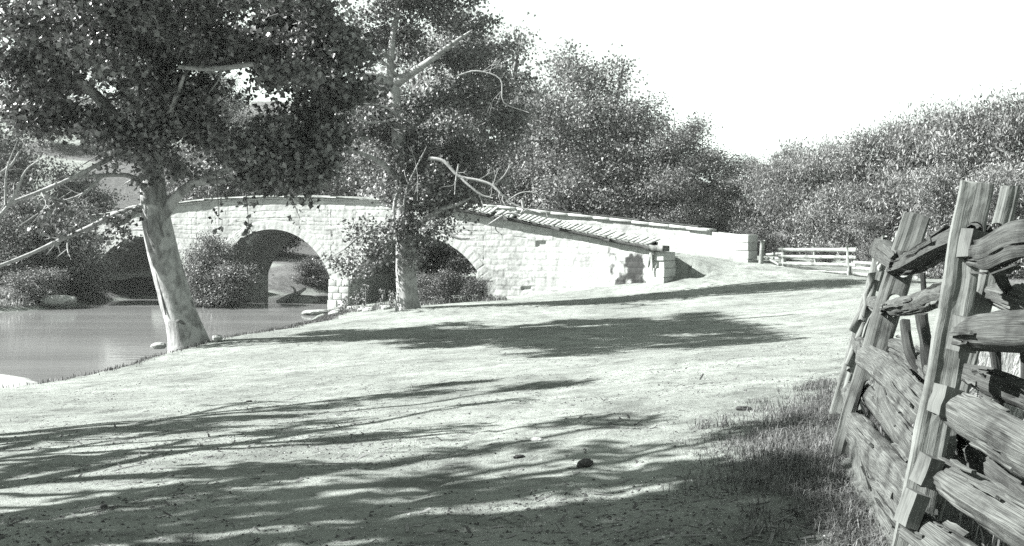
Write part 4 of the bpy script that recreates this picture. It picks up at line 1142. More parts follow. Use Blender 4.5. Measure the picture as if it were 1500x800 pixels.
# ------------------------------------------------------------------ the near post-and-rail fence
FR = np.random.default_rng(314)
def log_rail(mb, pts, r, seed, sides=44, n=80, hew=.5, groove=.26, tenon=None, flat=1.0, twist=0.0):
    """split rail: hewn cross-section with deep lengthwise checks, ragged ends"""
    rr = np.random.default_rng(seed)
    p = smooth_path(pts, n); t, nn, bb = frames(p)
    ln = np.concatenate([[0], np.cumsum(np.linalg.norm(np.diff(p, axis=0), axis=1))]); L = ln[-1]
    a = np.linspace(0, 2 * PI, sides, endpoint=False)
    k = rr.integers(3, 6); ph = rr.uniform(0, 2 * PI)
    A = a[None] + twist * (ln / L)[:, None]
    poly = np.cos(PI / k) / np.cos(((A + ph) % (2 * PI / k)) - PI / k)
    base = (1 - hew) + hew * poly * 1.05
    # checks run along the grain: high frequency round the log, very low along it
    gq = vn(np.cos(a)[None] * 3.4 + ln[:, None] * .5 + seed, np.sin(a)[None] * 3.4 + ln[:, None] * .3, seed)
    gd = fbm(np.cos(a)[None] * 7 + 9 + ln[:, None] * .4, np.sin(a)[None] * 7 + ln[:, None] * .6 + seed, seed + 3, 3)
    gs = vn(np.cos(a)[None] * 2.6 + 3 + ln[:, None] * .35 + seed, np.sin(a)[None] * 2.6 + ln[:, None] * .22, seed + 8)
    chk = -groove * .8 * (1 - sstep(.0, .045, np.abs(gq - .5))) * sstep(.3, .5, gs) - groove * .6 * (1 - sstep(0, .03, np.abs(gs - .55))) - .05 * (gd - .5) * 2
    lump = .12 * (fbm(ln[:, None] * 3.2 + seed, np.cos(a)[None] + 3, seed + 5, 3) - .5) * 2 + .09 * (vn(ln[:, None] * 1.4, np.sin(a)[None] * 1.5 + 8, seed + 6) - .5)
    R0 = np.interp(np.linspace(0, 1, n), np.linspace(0, 1, len(np.atleast_1d(r))), np.atleast_1d(r))[:, None] if np.size(r) > 1 else float(r)
    rad = R0 * np.maximum(base + chk + lump, .3)
    cs, sn = np.cos(a)[None, :, None], np.sin(a)[None, :, None]
    V = p[:, None] + rad[..., None] * (cs * nn[:, None] + sn * bb[:, None] * flat)
    # ragged ends
    for e, sg in ((0, -1), (-1, 1)):
        V[e] += (t[e] * sg)[None] * (rr.uniform(-.01, .05, sides) * np.minimum(1, np.mean(rad) / .08))[:, None]
    uv = np.stack([np.broadcast_to(ln[:, None], rad.shape), np.broadcast_to((a / (2 * PI))[None] * 1.3, rad.shape)], -1) + rr.uniform(0, 9, 2)
    V = V.reshape(-1, 3); uv = uv.reshape(-1, 2)
    m = n * sides
    # end caps sunk a little, so the end grain is uneven
    c0 = V[:sides].mean(0) + t[0] * .012; c1 = V[m - sides:m].mean(0) - t[-1] * .012
    j = np.arange(sides); j2 = (j + 1) % sides
    mb.add(np.vstack([V, c0[None], c1[None]]), [grid_faces(n, sides, True), np.stack([np.full(sides, m), j2, j], -1), np.stack([np.full(sides, m + 1), m - sides + j, m - sides + j2], -1)],
           1.0, np.vstack([uv, uv[:1] + .03, uv[-1:] + .03]))

def slab_post(top, bot, w, th, holes, seed, name, mat, root, loc, taper=1.0, chamfer=True):
    """sawn slab post with mortises cut through it"""
    rr = np.random.default_rng(seed)
    top = np.asarray(top, float); bot = np.asarray(bot, float)
    d = top - bot; L = np.linalg.norm(d); az = d / L
    ay = np.array([.42 + .06 * rr.normal(), 1, 0.0]); ay -= az * np.dot(az, ay); ay /= np.linalg.norm(ay); ax = np.cross(ay, az)
    nu, nv, nw = 9, 50, 4
    bm = bmesh.new()
    # rings of a rounded rectangle
    def ring(t):
        ww = w * (taper + (1 - taper) * t) / 2; hh = th / 2; pts = []
        for k in range(nu): pts.append((-ww + 2 * ww * k / (nu - 1), -hh))
        for k in range(1, nw): pts.append((ww, -hh + 2 * hh * k / nw))
        for k in range(nu): pts.append((ww - 2 * ww * k / (nu - 1), hh))
        for k in range(1, nw): pts.append((-ww, hh - 2 * hh * k / nw))
        return np.array(pts)
    rings = []; sd = rr.uniform(0, 40)
    m = 2 * nu + 2 * (nw - 1)
    for i in range(nv):
        t = i / (nv - 1); q = ring(t)
        e = 1 - .1 * (np.abs(q[:, 0]) > w * .42) * (np.abs(q[:, 1]) > th * .4)
        q = q * e[:, None]
        q = q + np.stack([.011 * (fbm(np.full(m, t * L * 4.5), q[:, 1] * 14 + sd, seed, 4) - .5) * 2,
                          .012 * (fbm(q[:, 0] * 30 + sd, np.full(m, t * L * 1.1), seed + 1, 3) - .5) * 2 + .012 * (fbm(q[:, 0] * 16, np.full(m, t * L * 7.0), seed + 4, 3) - .5)], 1)
        c = bot + d * t + ax * .012 * math.sin(t * 3 + sd)
        zo = np.zeros(m)
        if i == nv - 1: zo = .018 * (fbm(q[:, 0] * 25, q[:, 1] * 25 + sd, seed + 2, 2) - .5) * 2 - .012
        rings.append(c + q[:, :1] * ax + q[:, 1:] * ay + zo[:, None] * az)
    V = np.concatenate(rings); F_ = grid_faces(nv, m, True)
    vs = [bm.verts.new(v) for v in V]
    uvl = bm.loops.layers.uv.new('UVMap')
    per = np.concatenate([[0], np.cumsum(np.hypot(*np.diff(ring(0), axis=0).T))])
    def uvof(vi): return ((vi // m) / (nv - 1) * L + sd, per[vi % m] * 1.6)
    for f in F_:
        fc = bm.faces.new([vs[k] for k in f]); fc.smooth = False
        for l, k in zip(fc.loops, f): l[uvl].uv = uvof(int(k))
    for base, rev in ((0, True), ((nv - 1) * m, False)):
        idx = list(range(base, base + m)); idx = idx[::-1] if rev else idx
        fc = bm.faces.new([vs[k] for k in idx])
        for l, k in zip(fc.loops, idx): l[uvl].uv = (sd + (V[k] - c).dot(ax) * .3, (V[k] - c).dot(ay) * 3)
    bm.normal_update()
    bmesh.ops.recalc_face_normals(bm, faces=bm.faces)
    me = bpy.data.meshes.new(name); bm.to_mesh(me); bm.free()
    o = bpy.data.objects.new(name, me); COL.objects.link(o)
    cut = bpy.data.meshes.new('cut'); cb = bmesh.new()
    for (hc, hw_, hh_) in holes:                      # centre, half width, half height: a long rounded slot
        c = np.asarray(hc, float); n = 14; rr_ = []
        for k in range(n):
            a = 2 * PI * k / n
            rr_.append(ax * hw_ * math.cos(a) + az * (math.copysign(max(hh_ - hw_, 0), math.sin(a)) + hw_ * math.sin(a)))
        f0 = [cb.verts.new(c + q - ay * .3) for q in rr_]; f1 = [cb.verts.new(c + q + ay * .3) for q in rr_]
        cb.faces.new(f0); cb.faces.new(f1[::-1])
        for k in range(n): cb.faces.new([f0[k], f1[k], f1[(k + 1) % n], f0[(k + 1) % n]][::-1])
    bmesh.ops.recalc_face_normals(cb, faces=cb.faces); cb.to_mesh(cut); cb.free()
    co_ = bpy.data.objects.new('cut', cut); COL.objects.link(co_)
    md = o.modifiers.new('cut', 'BOOLEAN'); md.object = co_; md.operation = 'DIFFERENCE'; md.solver = 'EXACT'
    dg = bpy.context.evaluated_depsgraph_get()
    me2 = bpy.data.meshes.new_from_object(o.evaluated_get(dg)); me2.name = name
    o.modifiers.clear(); o.data = me2; bpy.data.objects.remove(co_); bpy.data.meshes.remove(me); bpy.data.meshes.remove(cut)
    me2.transform(Matrix.Translation(-Vector(loc)))
    me2.materials.clear(); me2.materials.append(mat)
    o.parent = root
    return o

FL = (2.3, 7.3, 0.0)
fence = thing('rail_fence', 'weathered rail fence of leaning mortised slab posts and heavy split rails along the road edge', 'fence', FL)
def fpart(mb, name, mat=None, parent=None, smooth=True):
    o = mb.build(name, mat or M['rail_wood'], None, loc=FL, smooth=smooth, sharp=40); o.location = (0, 0, 0)
    o.parent = parent or fence
    return o
YC, YA, YB, YD = 4.9, 7.3, 8.9, 5.25
# posts
slab_post(P(1345, 312, YA), P(1228, 700, YA), .175, .075, [(P(1327, 388, YA), .05, .09), (P(1309, 448, YA), .045, .08), (P(1268, 590, YA), .04, .16)], 3, 'post', M['grey_post'], fence, FL)
slab_post(P(1434, 264, YC), P(1318, 850, YC), .14, .075, [(P(1426, 345, YC), .035, .06), (P(1376, 585, YC), .04, .07), (P(1356, 690, YC), .04, .07)], 5, 'post', M['post_wood'], fence, FL, 1.05)
slab_post(P(1477, 268, YD), P(1352, 830, YD), .085, .07, [(P(1458, 345, YD), .035, .06)], 7, 'post', M['post_wood'], fence, FL, 1.1)
slab_post(P(1297, 352, YB), P(1222, 640, YB), .15, .07, [(P(1280, 440, YB), .045, .08)], 9, 'post', M['post_wood'], fence, FL)
def ext(a, b, k):
    a = np.asarray(a); b = np.asarray(b); return a + (b - a) * k
rails = [  # end points, radius, seed, flat
    # bay nearest the camera, from the near posts out of the frame
    ([P(1418, 372, 4.98), P(1455, 372, 4.6), P(1500, 352, 4.3), P(1560, 345, 3.9)], [.075, .092, .1, .1], 11, 1.0),
    ([P(1405, 490, 4.95), P(1450, 487, 4.5), P(1500, 486, 4.2), P(1570, 485, 3.8)], [.075, .088, .092, .09], 12, 1.05),
    ([P(1380, 590, 4.92), P(1425, 612, 4.6), P(1500, 655, 4.2), P(1580, 700, 3.8)], [.065, .1, .105, .1], 13, 1.1),
    ([P(1366, 690, 4.85), P(1420, 725, 4.5), P(1500, 775, 4.1), P(1570, 820, 3.8)], [.085, .105, .11, .11], 14, 1.1),
    ([P(1340, 770, 4.8), P(1400, 815, 4.5), P(1480, 880, 4.1)], [.085, .1, .1], 15, 1.0),
    # bay between the near post and the dark topped one
    ([P(1312, 392, 7.32), P(1338, 383, 6.9), P(1375, 362, 6.0), P(1412, 346, 5.3), P(1440, 344, 5.0)], [.085, .105, .085, .075, .065], 21, 1.0),
    ([P(1302, 452, 7.3), P(1340, 446, 6.7), P(1380, 432, 5.8), P(1402, 428, 5.2)], [.06, .075, .07, .07], 22, 1.0),
    ([P(1268, 525, 7.25), P(1300, 548, 6.6), P(1340, 590, 5.8), P(1384, 640, 5.05)], [.075, .09, .085, .075], 23, 1.6),
    ([P(1254, 628, 7.3), P(1285, 665, 6.5), P(1320, 705, 5.7), P(1352, 742, 5.1)], [.09, .1, .09, .08], 24, 1.6),
    ([P(1244, 690, 7.1), P(1275, 735, 6.3), P(1310, 790, 5.5), P(1345, 850, 4.9)], [.09, .11, .11, .1], 25, 1.1),
    ([P(1262, 650, 7.0), P(1272, 700, 6.6), P(1290, 760, 6.0), P(1300, 830, 5.4)], [.08, .1, .12, .1], 27, 1.2),
    ([P(1282, 720, 6.3), P(1318, 745, 5.9), P(1340, 800, 5.3)], [.07, .1, .08], 28, 1.3),
    ([P(1290, 540, 7.1), P(1302, 600, 6.6), P(1335, 660, 6.0)], [.05, .07, .05], 29, 1.2),
    ([P(1290, 585, 7.0), P(1325, 640, 6.2), P(1362, 700, 5.3)], [.055, .07, .06], 26, 1.0),
    ([P(1268, 575, 7.45), P(1305, 615, 6.6), P(1345, 665, 5.8), P(1372, 700, 5.2)], [.05, .065, .06, .05], 41, 1.7),
    ([P(1300, 505, 7.4), P(1330, 520, 6.9), P(1375, 560, 6.0), P(1400, 590, 5.4)], [.05, .06, .06, .05], 42, 1.7),
    ([P(1256, 660, 7.2), P(1292, 705, 6.4), P(1330, 765, 5.6), P(1350, 800, 5.1)], [.06, .08, .07, .06], 43, 1.6),
    ([P(1400, 650, 5.2), P(1450, 680, 4.9), P(1530, 735, 4.4)], [.06, .07, .07], 44, 1.5),
    ([P(1410, 545, 5.25), P(1450, 560, 5.0), P(1530, 590, 4.6)], [.035, .05, .05], 45, 1.5),
    # bay beyond the dark topped post
    ([P(1318, 385, 7.2), P(1302, 372, 7.8), P(1290, 366, 8.8), P(1288, 366, 9.3)], [.08, .1, .1, .09], 31, 1.1),
    ([P(1300, 455, 7.2), P(1285, 445, 8.0), P(1272, 442, 9.2)], [.055, .06, .06], 32, 1.0),
    ([P(1272, 530, 7.2), P(1262, 508, 8.2), P(1254, 498, 9.2)], [.06, .07, .06], 33, 1.1),
    ([P(1258, 620, 7.3), P(1248, 580, 8.2), P(1240, 560, 9.3)], [.08, .08, .07], 34, 1.1)]
for pts, r, sd, fl in rails:
    mb = MB(); log_rail(mb, pts, np.asarray(r) * .9, sd, flat=fl)
    p = smooth_path(pts, 20); rm = float(np.mean(r))
    for k in range(7):                                # splinters still holding to the rail
        i = FR.integers(1, 14); j = i + FR.integers(3, 6); a = FR.uniform(0, 2 * PI)
        off = np.array([math.cos(a) * rm * .92, -abs(math.sin(a)) * rm * .2, math.sin(a) * rm * .92 * fl])
        plank(mb, p[i] + off, p[j] + off * FR.uniform(.95, 1.15), FR.uniform(.008, .03), FR.uniform(.006, .014), (math.sin(a), 0, math.cos(a)), FR, 5, .003)
    fpart(mb, 'rail', M['dark_rail'] if sd in (11, 12, 21, 31, 26, 44, 45) else M['rail_wood'])
# squared tenons that poke past the posts
for q, (c, w, h, a) in enumerate([((1424, 358, 4.82), .075, .115, 14), ((1413, 490, 4.78), .075, .14, 12), ((1385, 588, 4.76), .08, .12, 16), ((1358, 690, 4.74), .06, .12, 20), ((1335, 745, 4.72), .06, .14, 20)]):
    mb = MB(); c3 = P(*c); tl = R(a)
    ax = np.array([math.cos(tl), 0, -math.sin(tl)]); az = np.array([math.sin(tl), 0, math.cos(tl)])
    v = c3 + az * h / 2; plank(mb, c3 - az * h / 2, c3 + az * h / 2, w, .14, ax, FR, 4, .0025); fpart(mb, 'tenon', M['grey_post'])
# splintered end of the farthest top rail and other ragged splits
for k in range(13):
    mb = MB() if k == 0 else mb
    x = 1284 + FR.uniform(0, 26); y = 362 + FR.uniform(-6, 26)
    a = P(x, y + 12, 8.35 + FR.uniform(-.1, .1)); b = P(x + FR.uniform(6, 16), y - FR.uniform(14, 30), 8.2 + FR.uniform(-.1, .1))
    plank(mb, a, b, FR.uniform(.02, .06), FR.uniform(.015, .04), (1, .3, 0), FR, 5, .006)
fpart(mb, 'splintered_end', M['board_wood'], smooth=False)
mb = MB()
for k in range(9):
    x = 1262 + FR.uniform(-14, 18); y = 400 + k * 20 + FR.uniform(-8, 8)
    a = P(x + 6, y, 8.6); b = P(x - 6 - FR.uniform(0, 12), y + FR.uniform(30, 60), 8.5)
    plank(mb, a, b, FR.uniform(.03, .07), FR.uniform(.02, .04), (1, .2, 0), FR, 5, .008)
fpart(mb, 'split_slat', M['post_wood'], smooth=False)
# braces and dark uprights behind the rails
for (a, b, w) in [(P(1350, 460, 6.2), P(1362, 590, 6.2), .07), (P(1352, 400, 6.4), P(1350, 440, 6.4), .03), (P(1450, 490, 5.6), P(1462, 620, 5.6), .035), (P(1462, 470, 5.6), P(1470, 620, 5.6), .03), (P(1497, 470, 5.4), P(1500, 600, 5.4), .045), (P(1325, 470, 6.6), P(1358, 560, 6.4), .06)]:
    mb = MB(); tube(mb, [a, (a + b) / 2 + FR.normal(0, .015, 3), b], [w * .5, w * .55, w * .4], 8, 14, .35, int(w * 1000), caps=True); fpart(mb, 'stake', M['dark_wood'])
mb = MB(); plank(mb, P(1420, 340, 4.9), P(1478, 428, 5.0), .045, .04, (1, 0, .4), FR, 8, .006); fpart(mb, 'withe', M['dark_wood'])
mb = MB(); log_rail(mb, [P(1462, 430, 5.2), P(1490, 438, 5.0), P(1520, 448, 4.8)], [.06, .075, .07], 51); fpart(mb, 'rail', M['rail_wood'])
mb = MB(); plank(mb, P(1380, 620, 5.0), P(1360, 720, 4.9), .13, .05, (1, 0, .2), FR, 8, .01); fpart(mb, 'split_slat', M['post_wood'])

# ------------------------------------------------------------------ board fence and stakes at the end of the road
g0 = on_ground(1148, 390, 46, 54); g0 = np.array([(1148 - 750) * 50 / F, 50, hz((1148 - 750) * 50 / F, 50)])
g1x = (1244 - 750) * 47.5 / F; g1 = np.array([g1x, 47.5, hz(g1x, 47.5)])
gate = thing('board_fence', 'short pale board fence panel with three rails beyond the end of the bridge wall', 'fence', tuple(g0))
def gpart(mb, name, mat): o = mb.build(name, mat, None, loc=tuple(g0)); o.location = (0, 0, 0); o.parent = gate; return o
GR = np.random.default_rng(8)
def gp(px, py, k): Y = 50 + (47.5 - 50) * k; return P(px, py, Y)
for (a, b, w) in [(gp(1147, 362, 0), gp(1149, 394, 0), .17), (gp(1242, 360, 1), gp(1245, 410, 1), .17)]:
    mb = MB(); plank(mb, b - (0, 0, .15), a, w, .13, (1, 0, 0), GR, 6, .01); gpart(mb, 'post', M['board_wood'])
gd_ = (g1 - g0) / np.linalg.norm(g1 - g0)
for (y0, y1, w) in [(366, 366, .17), (376, 377, .16), (386.5, 388, .16)]:
    mb = MB(); a = gp(1140, y0, -.08) - (0, .1, 0); b = gp(1252, y1, 1.08) - (0, .1, 0)
    plank(mb, a, b, w, .03, (0, 0, 1), GR, 6, .005); gpart(mb, 'rail', M['board_wood'])
mb = MB(); plank(mb, gp(1168, 396, .2), gp(1246, 400, 1.0), .08, .05, (0, 0, 1), GR, 8, .012); gpart(mb, 'rail', M['board_wood'])
mb = MB(); plank(mb, gp(1122, 377, -.3), gp(1146, 391, 0), .09, .09, (0, 0, 1), GR, 6, .01); gpart(mb, 'brace', M['board_wood'])
for (y0, y1) in [(374, 371), (380, 378)]:
    mb = MB(); plank(mb, gp(1121, y0, -.3) + (0, .4, 0), gp(1147, y1, 0) + (0, .2, 0), .1, .04, (0, 0, 1), GR, 6, .01); gpart(mb, 'rail', M['board_wood'])
mb = MB(); plank(mb, P(1114, 392, 50.6), P(1117, 353, 50.6), .2, .1, (1, 0, 0), GR, 6, .012); gpart(mb, 'post', M['board_wood'])
mb = MB(); plank(mb, P(1195, 388, 51), P(1192, 358, 51), .12, .1, (1, 0, 0), GR, 6, .01); gpart(mb, 'post', M['board_wood'])
low = thing('board_fence', 'low pale rails running on from the panel toward the dark topped post', 'fence', tuple(g1))
def lpart(mb, name, mat): o = mb.build(name, mat, None, loc=tuple(g1)); o.location = (0, 0, 0); o.parent = low; return o
for (y0, y1) in [(384, 388), (393, 397), (401, 404)]:
    mb = MB(); plank(mb, P(1250, y0, 47.3), P(1345, y1 + 4, 43), .15, .04, (0, 0, 1), GR, 8, .012); lpart(mb, 'rail', M['board_wood'])
mb = MB(); plank(mb, P(1330, 412, 43.5), P(1330, 375, 43.5), .14, .12, (1, 0, 0), GR, 6, .01); lpart(mb, 'post', M['board_wood'])

# ------------------------------------------------------------------ rocks, driftwood, small things on the ground
def rock(name, label, cat, c, size, seed, mat='rock', group=None, sink=.3):
    rr = np.random.default_rng(seed); bm = bmesh.new(); bmesh.ops.create_icosphere(bm, subdivisions=4, radius=1)
    for v in bm.verts:
        q = np.array(v.co); k = 1 + .5 * (fbm(q[0] * 1.1 + seed, q[1] * 1.1 + q[2] * 1.7, seed, 4) - .5)
        q = np.round(q * k * 2.2) / 2.2 * .35 + q * k * .65
        v.co = q * np.asarray(size)
    me = bpy.data.meshes.new(name); bm.to_mesh(me); bm.free()
    for p in me.polygons: p.use_smooth = True
    a = me.attributes.new('tone', 'FLOAT', 'POINT'); a.data.foreach_set('value', np.ones(len(me.vertices), np.float32))
    try: me.set_sharp_from_angle(angle=R(35))
    except Exception: pass
    me.materials.append(M[mat]); o = bpy.data.objects.new(name, me); COL.objects.link(o)
    o.location = (c[0], c[1], c[2] + size[2] * (1 - sink) - size[2] * .4); o.rotation_euler = (0, 0, rr.uniform(0, 6))
    return tag(o, label, cat, group)
rk = np.random.default_rng(4)
rock('rock', 'big white rounded rock at the far water edge under the bushes', 'rock', P(86, 443, 56.6), (1.0, .5, .3), 1)
rock('rock', 'flat pale rock slab in the shallows below the middle arch', 'rock', P(462, 459, 52.6), (.7, .5, .14), 3)
rock('rock', 'flat bright stone shoal in the water at the left edge', 'rock', np.array([-13.6, 28.8, WATER + .05]), (1.9, .6, .2), 4)
rock('rock', 'second flat bright shoal nearer the bank at the left edge', 'rock', np.array([-12.6, 25.9, WATER + .05]), (.9, .5, .18), 5)
rock('rock', 'pale stone at the foot of the leaning sycamore on its left', 'rock', P(232, 508, 31.5), (.22, .18, .1), 6)
rock('rock', 'small stone at the foot of the leaning sycamore on its right', 'rock', P(318, 497, 32.5), (.15, .15, .1), 7)
for k in range(16):
    px = rk.uniform(470, 590); Y = rk.uniform(50, 54.5); X = (px - 750) * Y / F; q = rk.uniform(.08, .24)
    rock('stone', 'rough pale stone among the weeds at the foot of the bridge pier', 'stone', (X, Y, hz(X, Y)), (q * 1.4, q, q * .7), 30 + k, group='stones at the pier foot')
dl = P(430, 440, 61.5)
dw = thing('driftwood', 'pale driftwood snag stranded on a dark lump in the middle arch', 'driftwood', (dl[0], dl[1], WATER))
mb = MB(); tube(mb, [(-.9, 0, -.1), (-.3, .1, .25), (.3, 0, .5), (.7, -.1, .75)], [.16, .17, .13, .05], 9, 20, .4, 3, caps=True)
tube(mb, [(-.2, 0, .2), (.3, .2, .25), (1.1, .3, .2)], [.16, .13, .05], 9, 14, .4, 5, caps=True); tube(mb, [(.1, 0, .3), (.1, -.2, .7), (-.1, -.3, .9)], [.1, .07, .02], 7, 10, .4, 6, caps=True)
mb.build('log', M['deadwood'], dw, smooth=True)
rock('rock', 'dark lump of mud and stone under the stranded driftwood', 'rock', (dl[0] + .6, dl[1] - .2, WATER), (1.6, .7, .32), 61, 'stone_dark')
# clods and droppings on the road
for k, (px, py, sz, lb, mt) in enumerate([(857, 682, .07, 'dark dung lump on the road left of the grassy verge', 'clod'), (786, 646, .045, 'small pale chip lying beside the shaded streak on the road', 'chip'), (1090, 601, .06, 'dark clod on the sunlit road toward the fence', 'clod'), (152, 744, .03, 'small black pebble alone on the pale ground at lower left', 'clod'),
        (1210, 578, .07, 'dark clod by the leaning fence post on the road side', 'clod'), (760, 672, .04, 'dark clod left of the dung lump', 'clod'), (365, 589, .035, 'small black pebble on the sunlit ground below the sycamore', 'clod')]):
    c = on_ground(px, py); rock('clod' if mt == 'clod' else 'chip', lb, 'clod' if mt == 'clod' else 'chip', c, (sz * 1.3, sz * .8, sz * .45), 80 + k, mt, sink=.2)

def scatter(name, mat, n, area, size, seed, label, flat=.6, tone=(.7, 1.3)):
    """small irregular crumbs: 5 sided low lumps"""
    rr = np.random.default_rng(seed); x, y = area(rr, n); z = height(x, y)
    n = len(x); s = size * np.exp(rr.normal(0, .5, n)); a = rr.uniform(0, 2 * PI, n)
    s = np.minimum(s, size * 2.2)
    k = 5; an = a[:, None] + np.arange(k)[None] * 2 * PI / k + rr.normal(0, .2, (n, k)); q = rr.uniform(.6, 1.2, (n, k)) * s[:, None]
    ring = np.stack([x[:, None] + np.cos(an) * q * 1.3, y[:, None] + np.sin(an) * q, (z - .004)[:, None] + 0 * q], -1)
    top = np.stack([x[:, None] + np.cos(an) * q * .6, y[:, None] + np.sin(an) * q * .5, z[:, None] + s[:, None] * flat * rr.uniform(.5, 1.1, (n, k))], -1)
    V = np.concatenate([ring, top], 1).reshape(-1, 3); b = np.arange(n)[:, None] * 10
    j = np.arange(k); j2 = (j + 1) % k
    side = (b[:, :, None] + np.stack([j, j2, j2 + k, j + k], -1)[None]).reshape(-1, 4)
    mb = MB(); mb.add(V, [side, b + np.array([[5, 6, 7, 8, 9]])], np.repeat(rr.uniform(*tone, n), 10))
    return tag(mb.build(name, M[mat]), label, kind='stuff')
def road_area(rr, n):
    Y = 4.6 * np.exp(rr.uniform(0, 1, n) * math.log(48 / 4.6)); u = rr.uniform(-60, 1290, n); x = (u - 750) * Y / F
    k = (~inside(x, Y, RIVER)) & (vn(x * .9, Y * .9, 51) + rr.uniform(-.25, .25, n) > .42)
    return x[k], Y[k]
scatter('earth_crumbs', 'litter', 26000, road_area, .0062, 1, 'small dark crumbs of earth and dead leaves strewn over the road', .7)
scatter('gravel', 'chip', 6000, road_area, .0055, 2, 'small pale bits of gravel strewn over the road', .7)

# ------------------------------------------------------------------ grass
gr = np.random.default_rng(55)
def cand(n, x0, x1, y0, y1): return gr.uniform(x0, x1, n), gr.uniform(y0, y1, n)
x, y = cand(150000, -.6, 4.2, 4.0, 11.5)
fx = np.interp(y, [0, 5, 7.3, 9, 14, 30], [1.9, 1.75, 2.0, 2.3, 4.5, 14])
p = sstep(-1.05, .1, x - fx) * (.12 + .88 * sstep(.4, .62, fbm(x * 1.6, y * 1.6, 61, 3))) * (1 - .8 * sstep(8.2, 10, y) * (x < fx - .3))
k = gr.uniform(0, 1, len(x)) < p
x, y = x[k], y[k]
tx, ty = cand(420, -.9, 3.2, 4.2, 10.5); tf = np.interp(ty, [0, 5, 7.3, 9, 14, 30], [1.9, 1.75, 2.0, 2.3, 4.5, 14])
k = gr.uniform(0, 1, len(tx)) < sstep(-1.15, .1, tx - tf); tx, ty = tx[k], ty[k]
nt = gr.integers(12, 70, len(tx)); tr_ = np.repeat(gr.uniform(.02, .09, len(tx)), nt)
ux = np.repeat(tx, nt) + gr.normal(0, 1, nt.sum()) * tr_; uy = np.repeat(ty, nt) + gr.normal(0, 1, nt.sum()) * tr_
mb = MB(); blade_field(mb, np.stack([ux, uy], 1), height(ux, uy), np.repeat(gr.uniform(.04, .15, len(tx)), nt), gr, w=.003, lean=1.3, tone=(.2, 2.4))
tag(mb.build('grass_tufts', M['blade']), 'taller ragged grass tufts on the verge by the rail fence', kind='stuff')
mb = MB(); blade_field(mb, np.stack([x, y], 1), height(x, y), .045 + .07 * sstep(-.9, .1, x - np.interp(y, [0, 5, 7.3, 9, 14, 30], [1.9, 1.75, 2.0, 2.3, 4.5, 14])), gr, w=.0028, lean=1.6, tone=(.3, 2.2))
tag(mb.build('grass', M['blade']), 'short rough grass on the verge around the foot of the rail fence', kind='stuff')
# meadow behind the rail fence
x, y = cand(70000, 1.9, 16, 4.5, 34)
fx = np.interp(y, [0, 5, 7.3, 9, 14, 30], [2.1, 2.15, 2.5, 3.0, 5.2, 14])
k = (x > fx) & (x < .52 * y + 1.0) & (gr.uniform(0, 1, len(x)) < np.clip(14 / y, .12, 1))
x, y = x[k], y[k]
mb = MB(); blade_field(mb, np.stack([x, y], 1), height(x, y), .3, gr, w=.006, lean=.6, tone=(.6, 1.4), wind=(.25, 0))
tag(mb.build('meadow_grass', M['blade_pale']), 'pale dry meadow grass behind the rail fence', kind='stuff')
# creek bank tufts
tq = gr.uniform(0, 1, 22000); i = (tq * (len(NB) - 30)).astype(int) + 10; bp = NB[i] + gr.normal(0, .32, (22000, 2)); x, y = bp[:, 0] + .35, bp[:, 1]
k = (~inside(x, y, RIVER)) & (y > 16) & (y < 54); x, y = x[k], y[k]
mb = MB(); blade_field(mb, np.stack([x, y], 1), height(x, y), .13, gr, w=.009, lean=1.0, tone=(.25, 1.3))
tag(mb.build('bank_grass', M['blade']), 'ragged grass fringe along the near creek bank', kind='stuff')
# weeds at the pier foot and along the wall
for k, (px, Y, h) in enumerate([(522, 53.2, 1.0), (535, 53.0, 1.25), (560, 52.8, .9), (505, 53.6, .7), (575, 52.2, .8), (612, 51.5, .6)]):
    X = (px - 750) * Y / F; z = hz(X, Y)
    root = thing('weed', 'tall leafy weed stalk growing among the stones at the pier foot', 'plant', (X, Y, z), 'weeds at the pier foot')
    mb = MB(); tube(mb, [(0, 0, -.1), (.03, 0, h * .5), (0, .03, h)], [.02, .015, .006], 5, 7); mb.build('stem', M['twig_pale'], root)
    mb = MB(); c = np.stack([gr.normal(0, .12, 70), gr.normal(0, .12, 70), h * gr.uniform(.15, 1.02, 70)], 1); add_leaves(mb, c, .15, gr, up=.5, droop=.4, wid=.3); mb.build('leaves', M['leaf_bush'], root)
x, y = cand(9000, -10, -.2, 49.5, 55.5); k = gr.uniform(0, 1, len(x)) < .5 * (fbm(x * .8, y * .8, 63, 3) > .5); x, y = x[k], y[k]
k = (~inside(x, y, RIVER)) & (y < 59 - .42 * (x + 13) - .5) & (y > 58.2 - .42 * (x + 13) - 4.5 + 1.2 * vn(x, y, 4)); x, y = x[k], y[k]
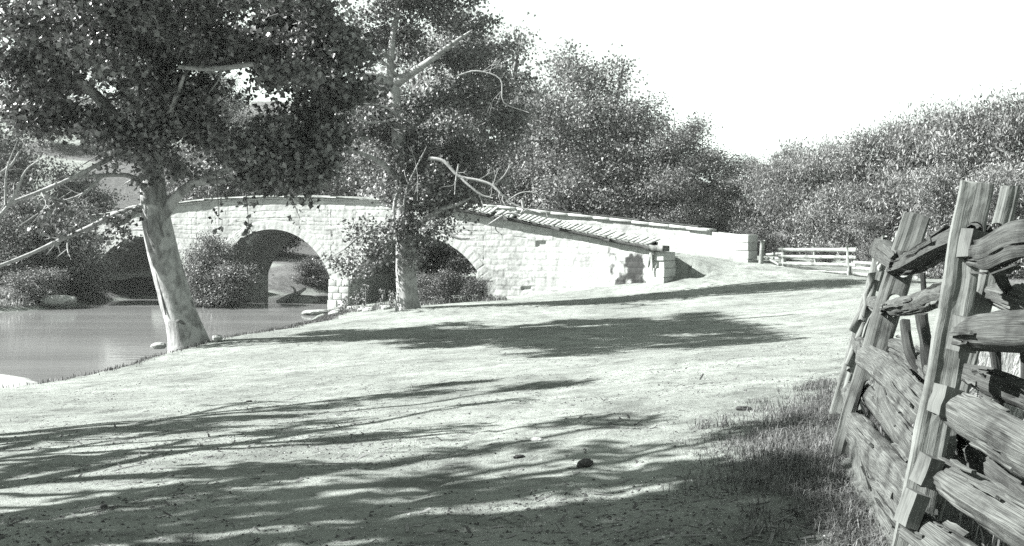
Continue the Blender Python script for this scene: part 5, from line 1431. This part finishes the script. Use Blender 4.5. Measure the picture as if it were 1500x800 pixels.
mb = MB(); blade_field(mb, np.stack([x, y], 1), height(x, y), .28, gr, w=.012, lean=.8, tone=(.5, 2.0)); tag(mb.build('weeds', M['blade']), 'low weeds and grass along the foot of the arches', kind='stuff')

# pale weeds at the far water line
x, y = cand(9000, -30, -20, 53, 60); dd_ = seg_dist(x, y, FB)
k = inside(x, y, FARSIDE) & (dd_ < 1.6); x, y = x[k], y[k]
mb = MB(); blade_field(mb, np.stack([x, y], 1), height(x, y), .35, gr, w=.02, lean=.8, tone=(.6, 1.6)); tag(mb.build('far_bank_weeds', M['blade_pale']), 'pale weeds along the far water line', kind='stuff')

# ------------------------------------------------------------------ air
hm = bpy.data.materials.new('pale_air'); hm.use_nodes = True; hm.node_tree.nodes.clear()
ho = hm.node_tree.nodes.new('ShaderNodeOutputMaterial'); hv = hm.node_tree.nodes.new('ShaderNodeVolumePrincipled')
hv.inputs['Color'].default_value = (.97, 1, .97, 1); hv.inputs['Density'].default_value = .00022; hv.inputs['Anisotropy'].default_value = 0.0
hm.node_tree.links.new(hv.outputs[0], ho.inputs['Volume'])
mb = MB(); box(mb, (0, 700, 13), 3400, 2700, 38)
tag(mb.build('haze', hm), 'thin pale air over the whole valley', kind='stuff')

# straw, dead stalks and leaf scraps lying on the earth
sr = np.random.default_rng(404); x, y = road_area(sr, 9000); z = height(x, y); n = len(x)
a = sr.uniform(0, PI, n); L = .035 * np.exp(sr.normal(0, .6, n)); w = .0035 + .006 * (sr.uniform(0, 1, n) < .35)
d = np.stack([np.cos(a), np.sin(a), sr.normal(0, .12, n)], 1); q = np.stack([-np.sin(a), np.cos(a), 0 * a], 1)
c = np.stack([x, y, z + .006], 1)
V = np.stack([c - d * L[:, None] - q * w[:, None], c - d * L[:, None] + q * w[:, None], c + d * L[:, None] + q * w[:, None] + (0, 0, .004), c + d * L[:, None] - q * w[:, None]], 1).reshape(-1, 3)
mb = MB(); mb.add(V, np.arange(n)[:, None] * 4 + np.array([[0, 1, 2, 3]]), np.repeat(sr.uniform(.2, 2.4, n), 4)); tag(mb.build('straw_litter', M['blade']), 'straw, dead stalks and leaf scraps lying over the road', kind='stuff')
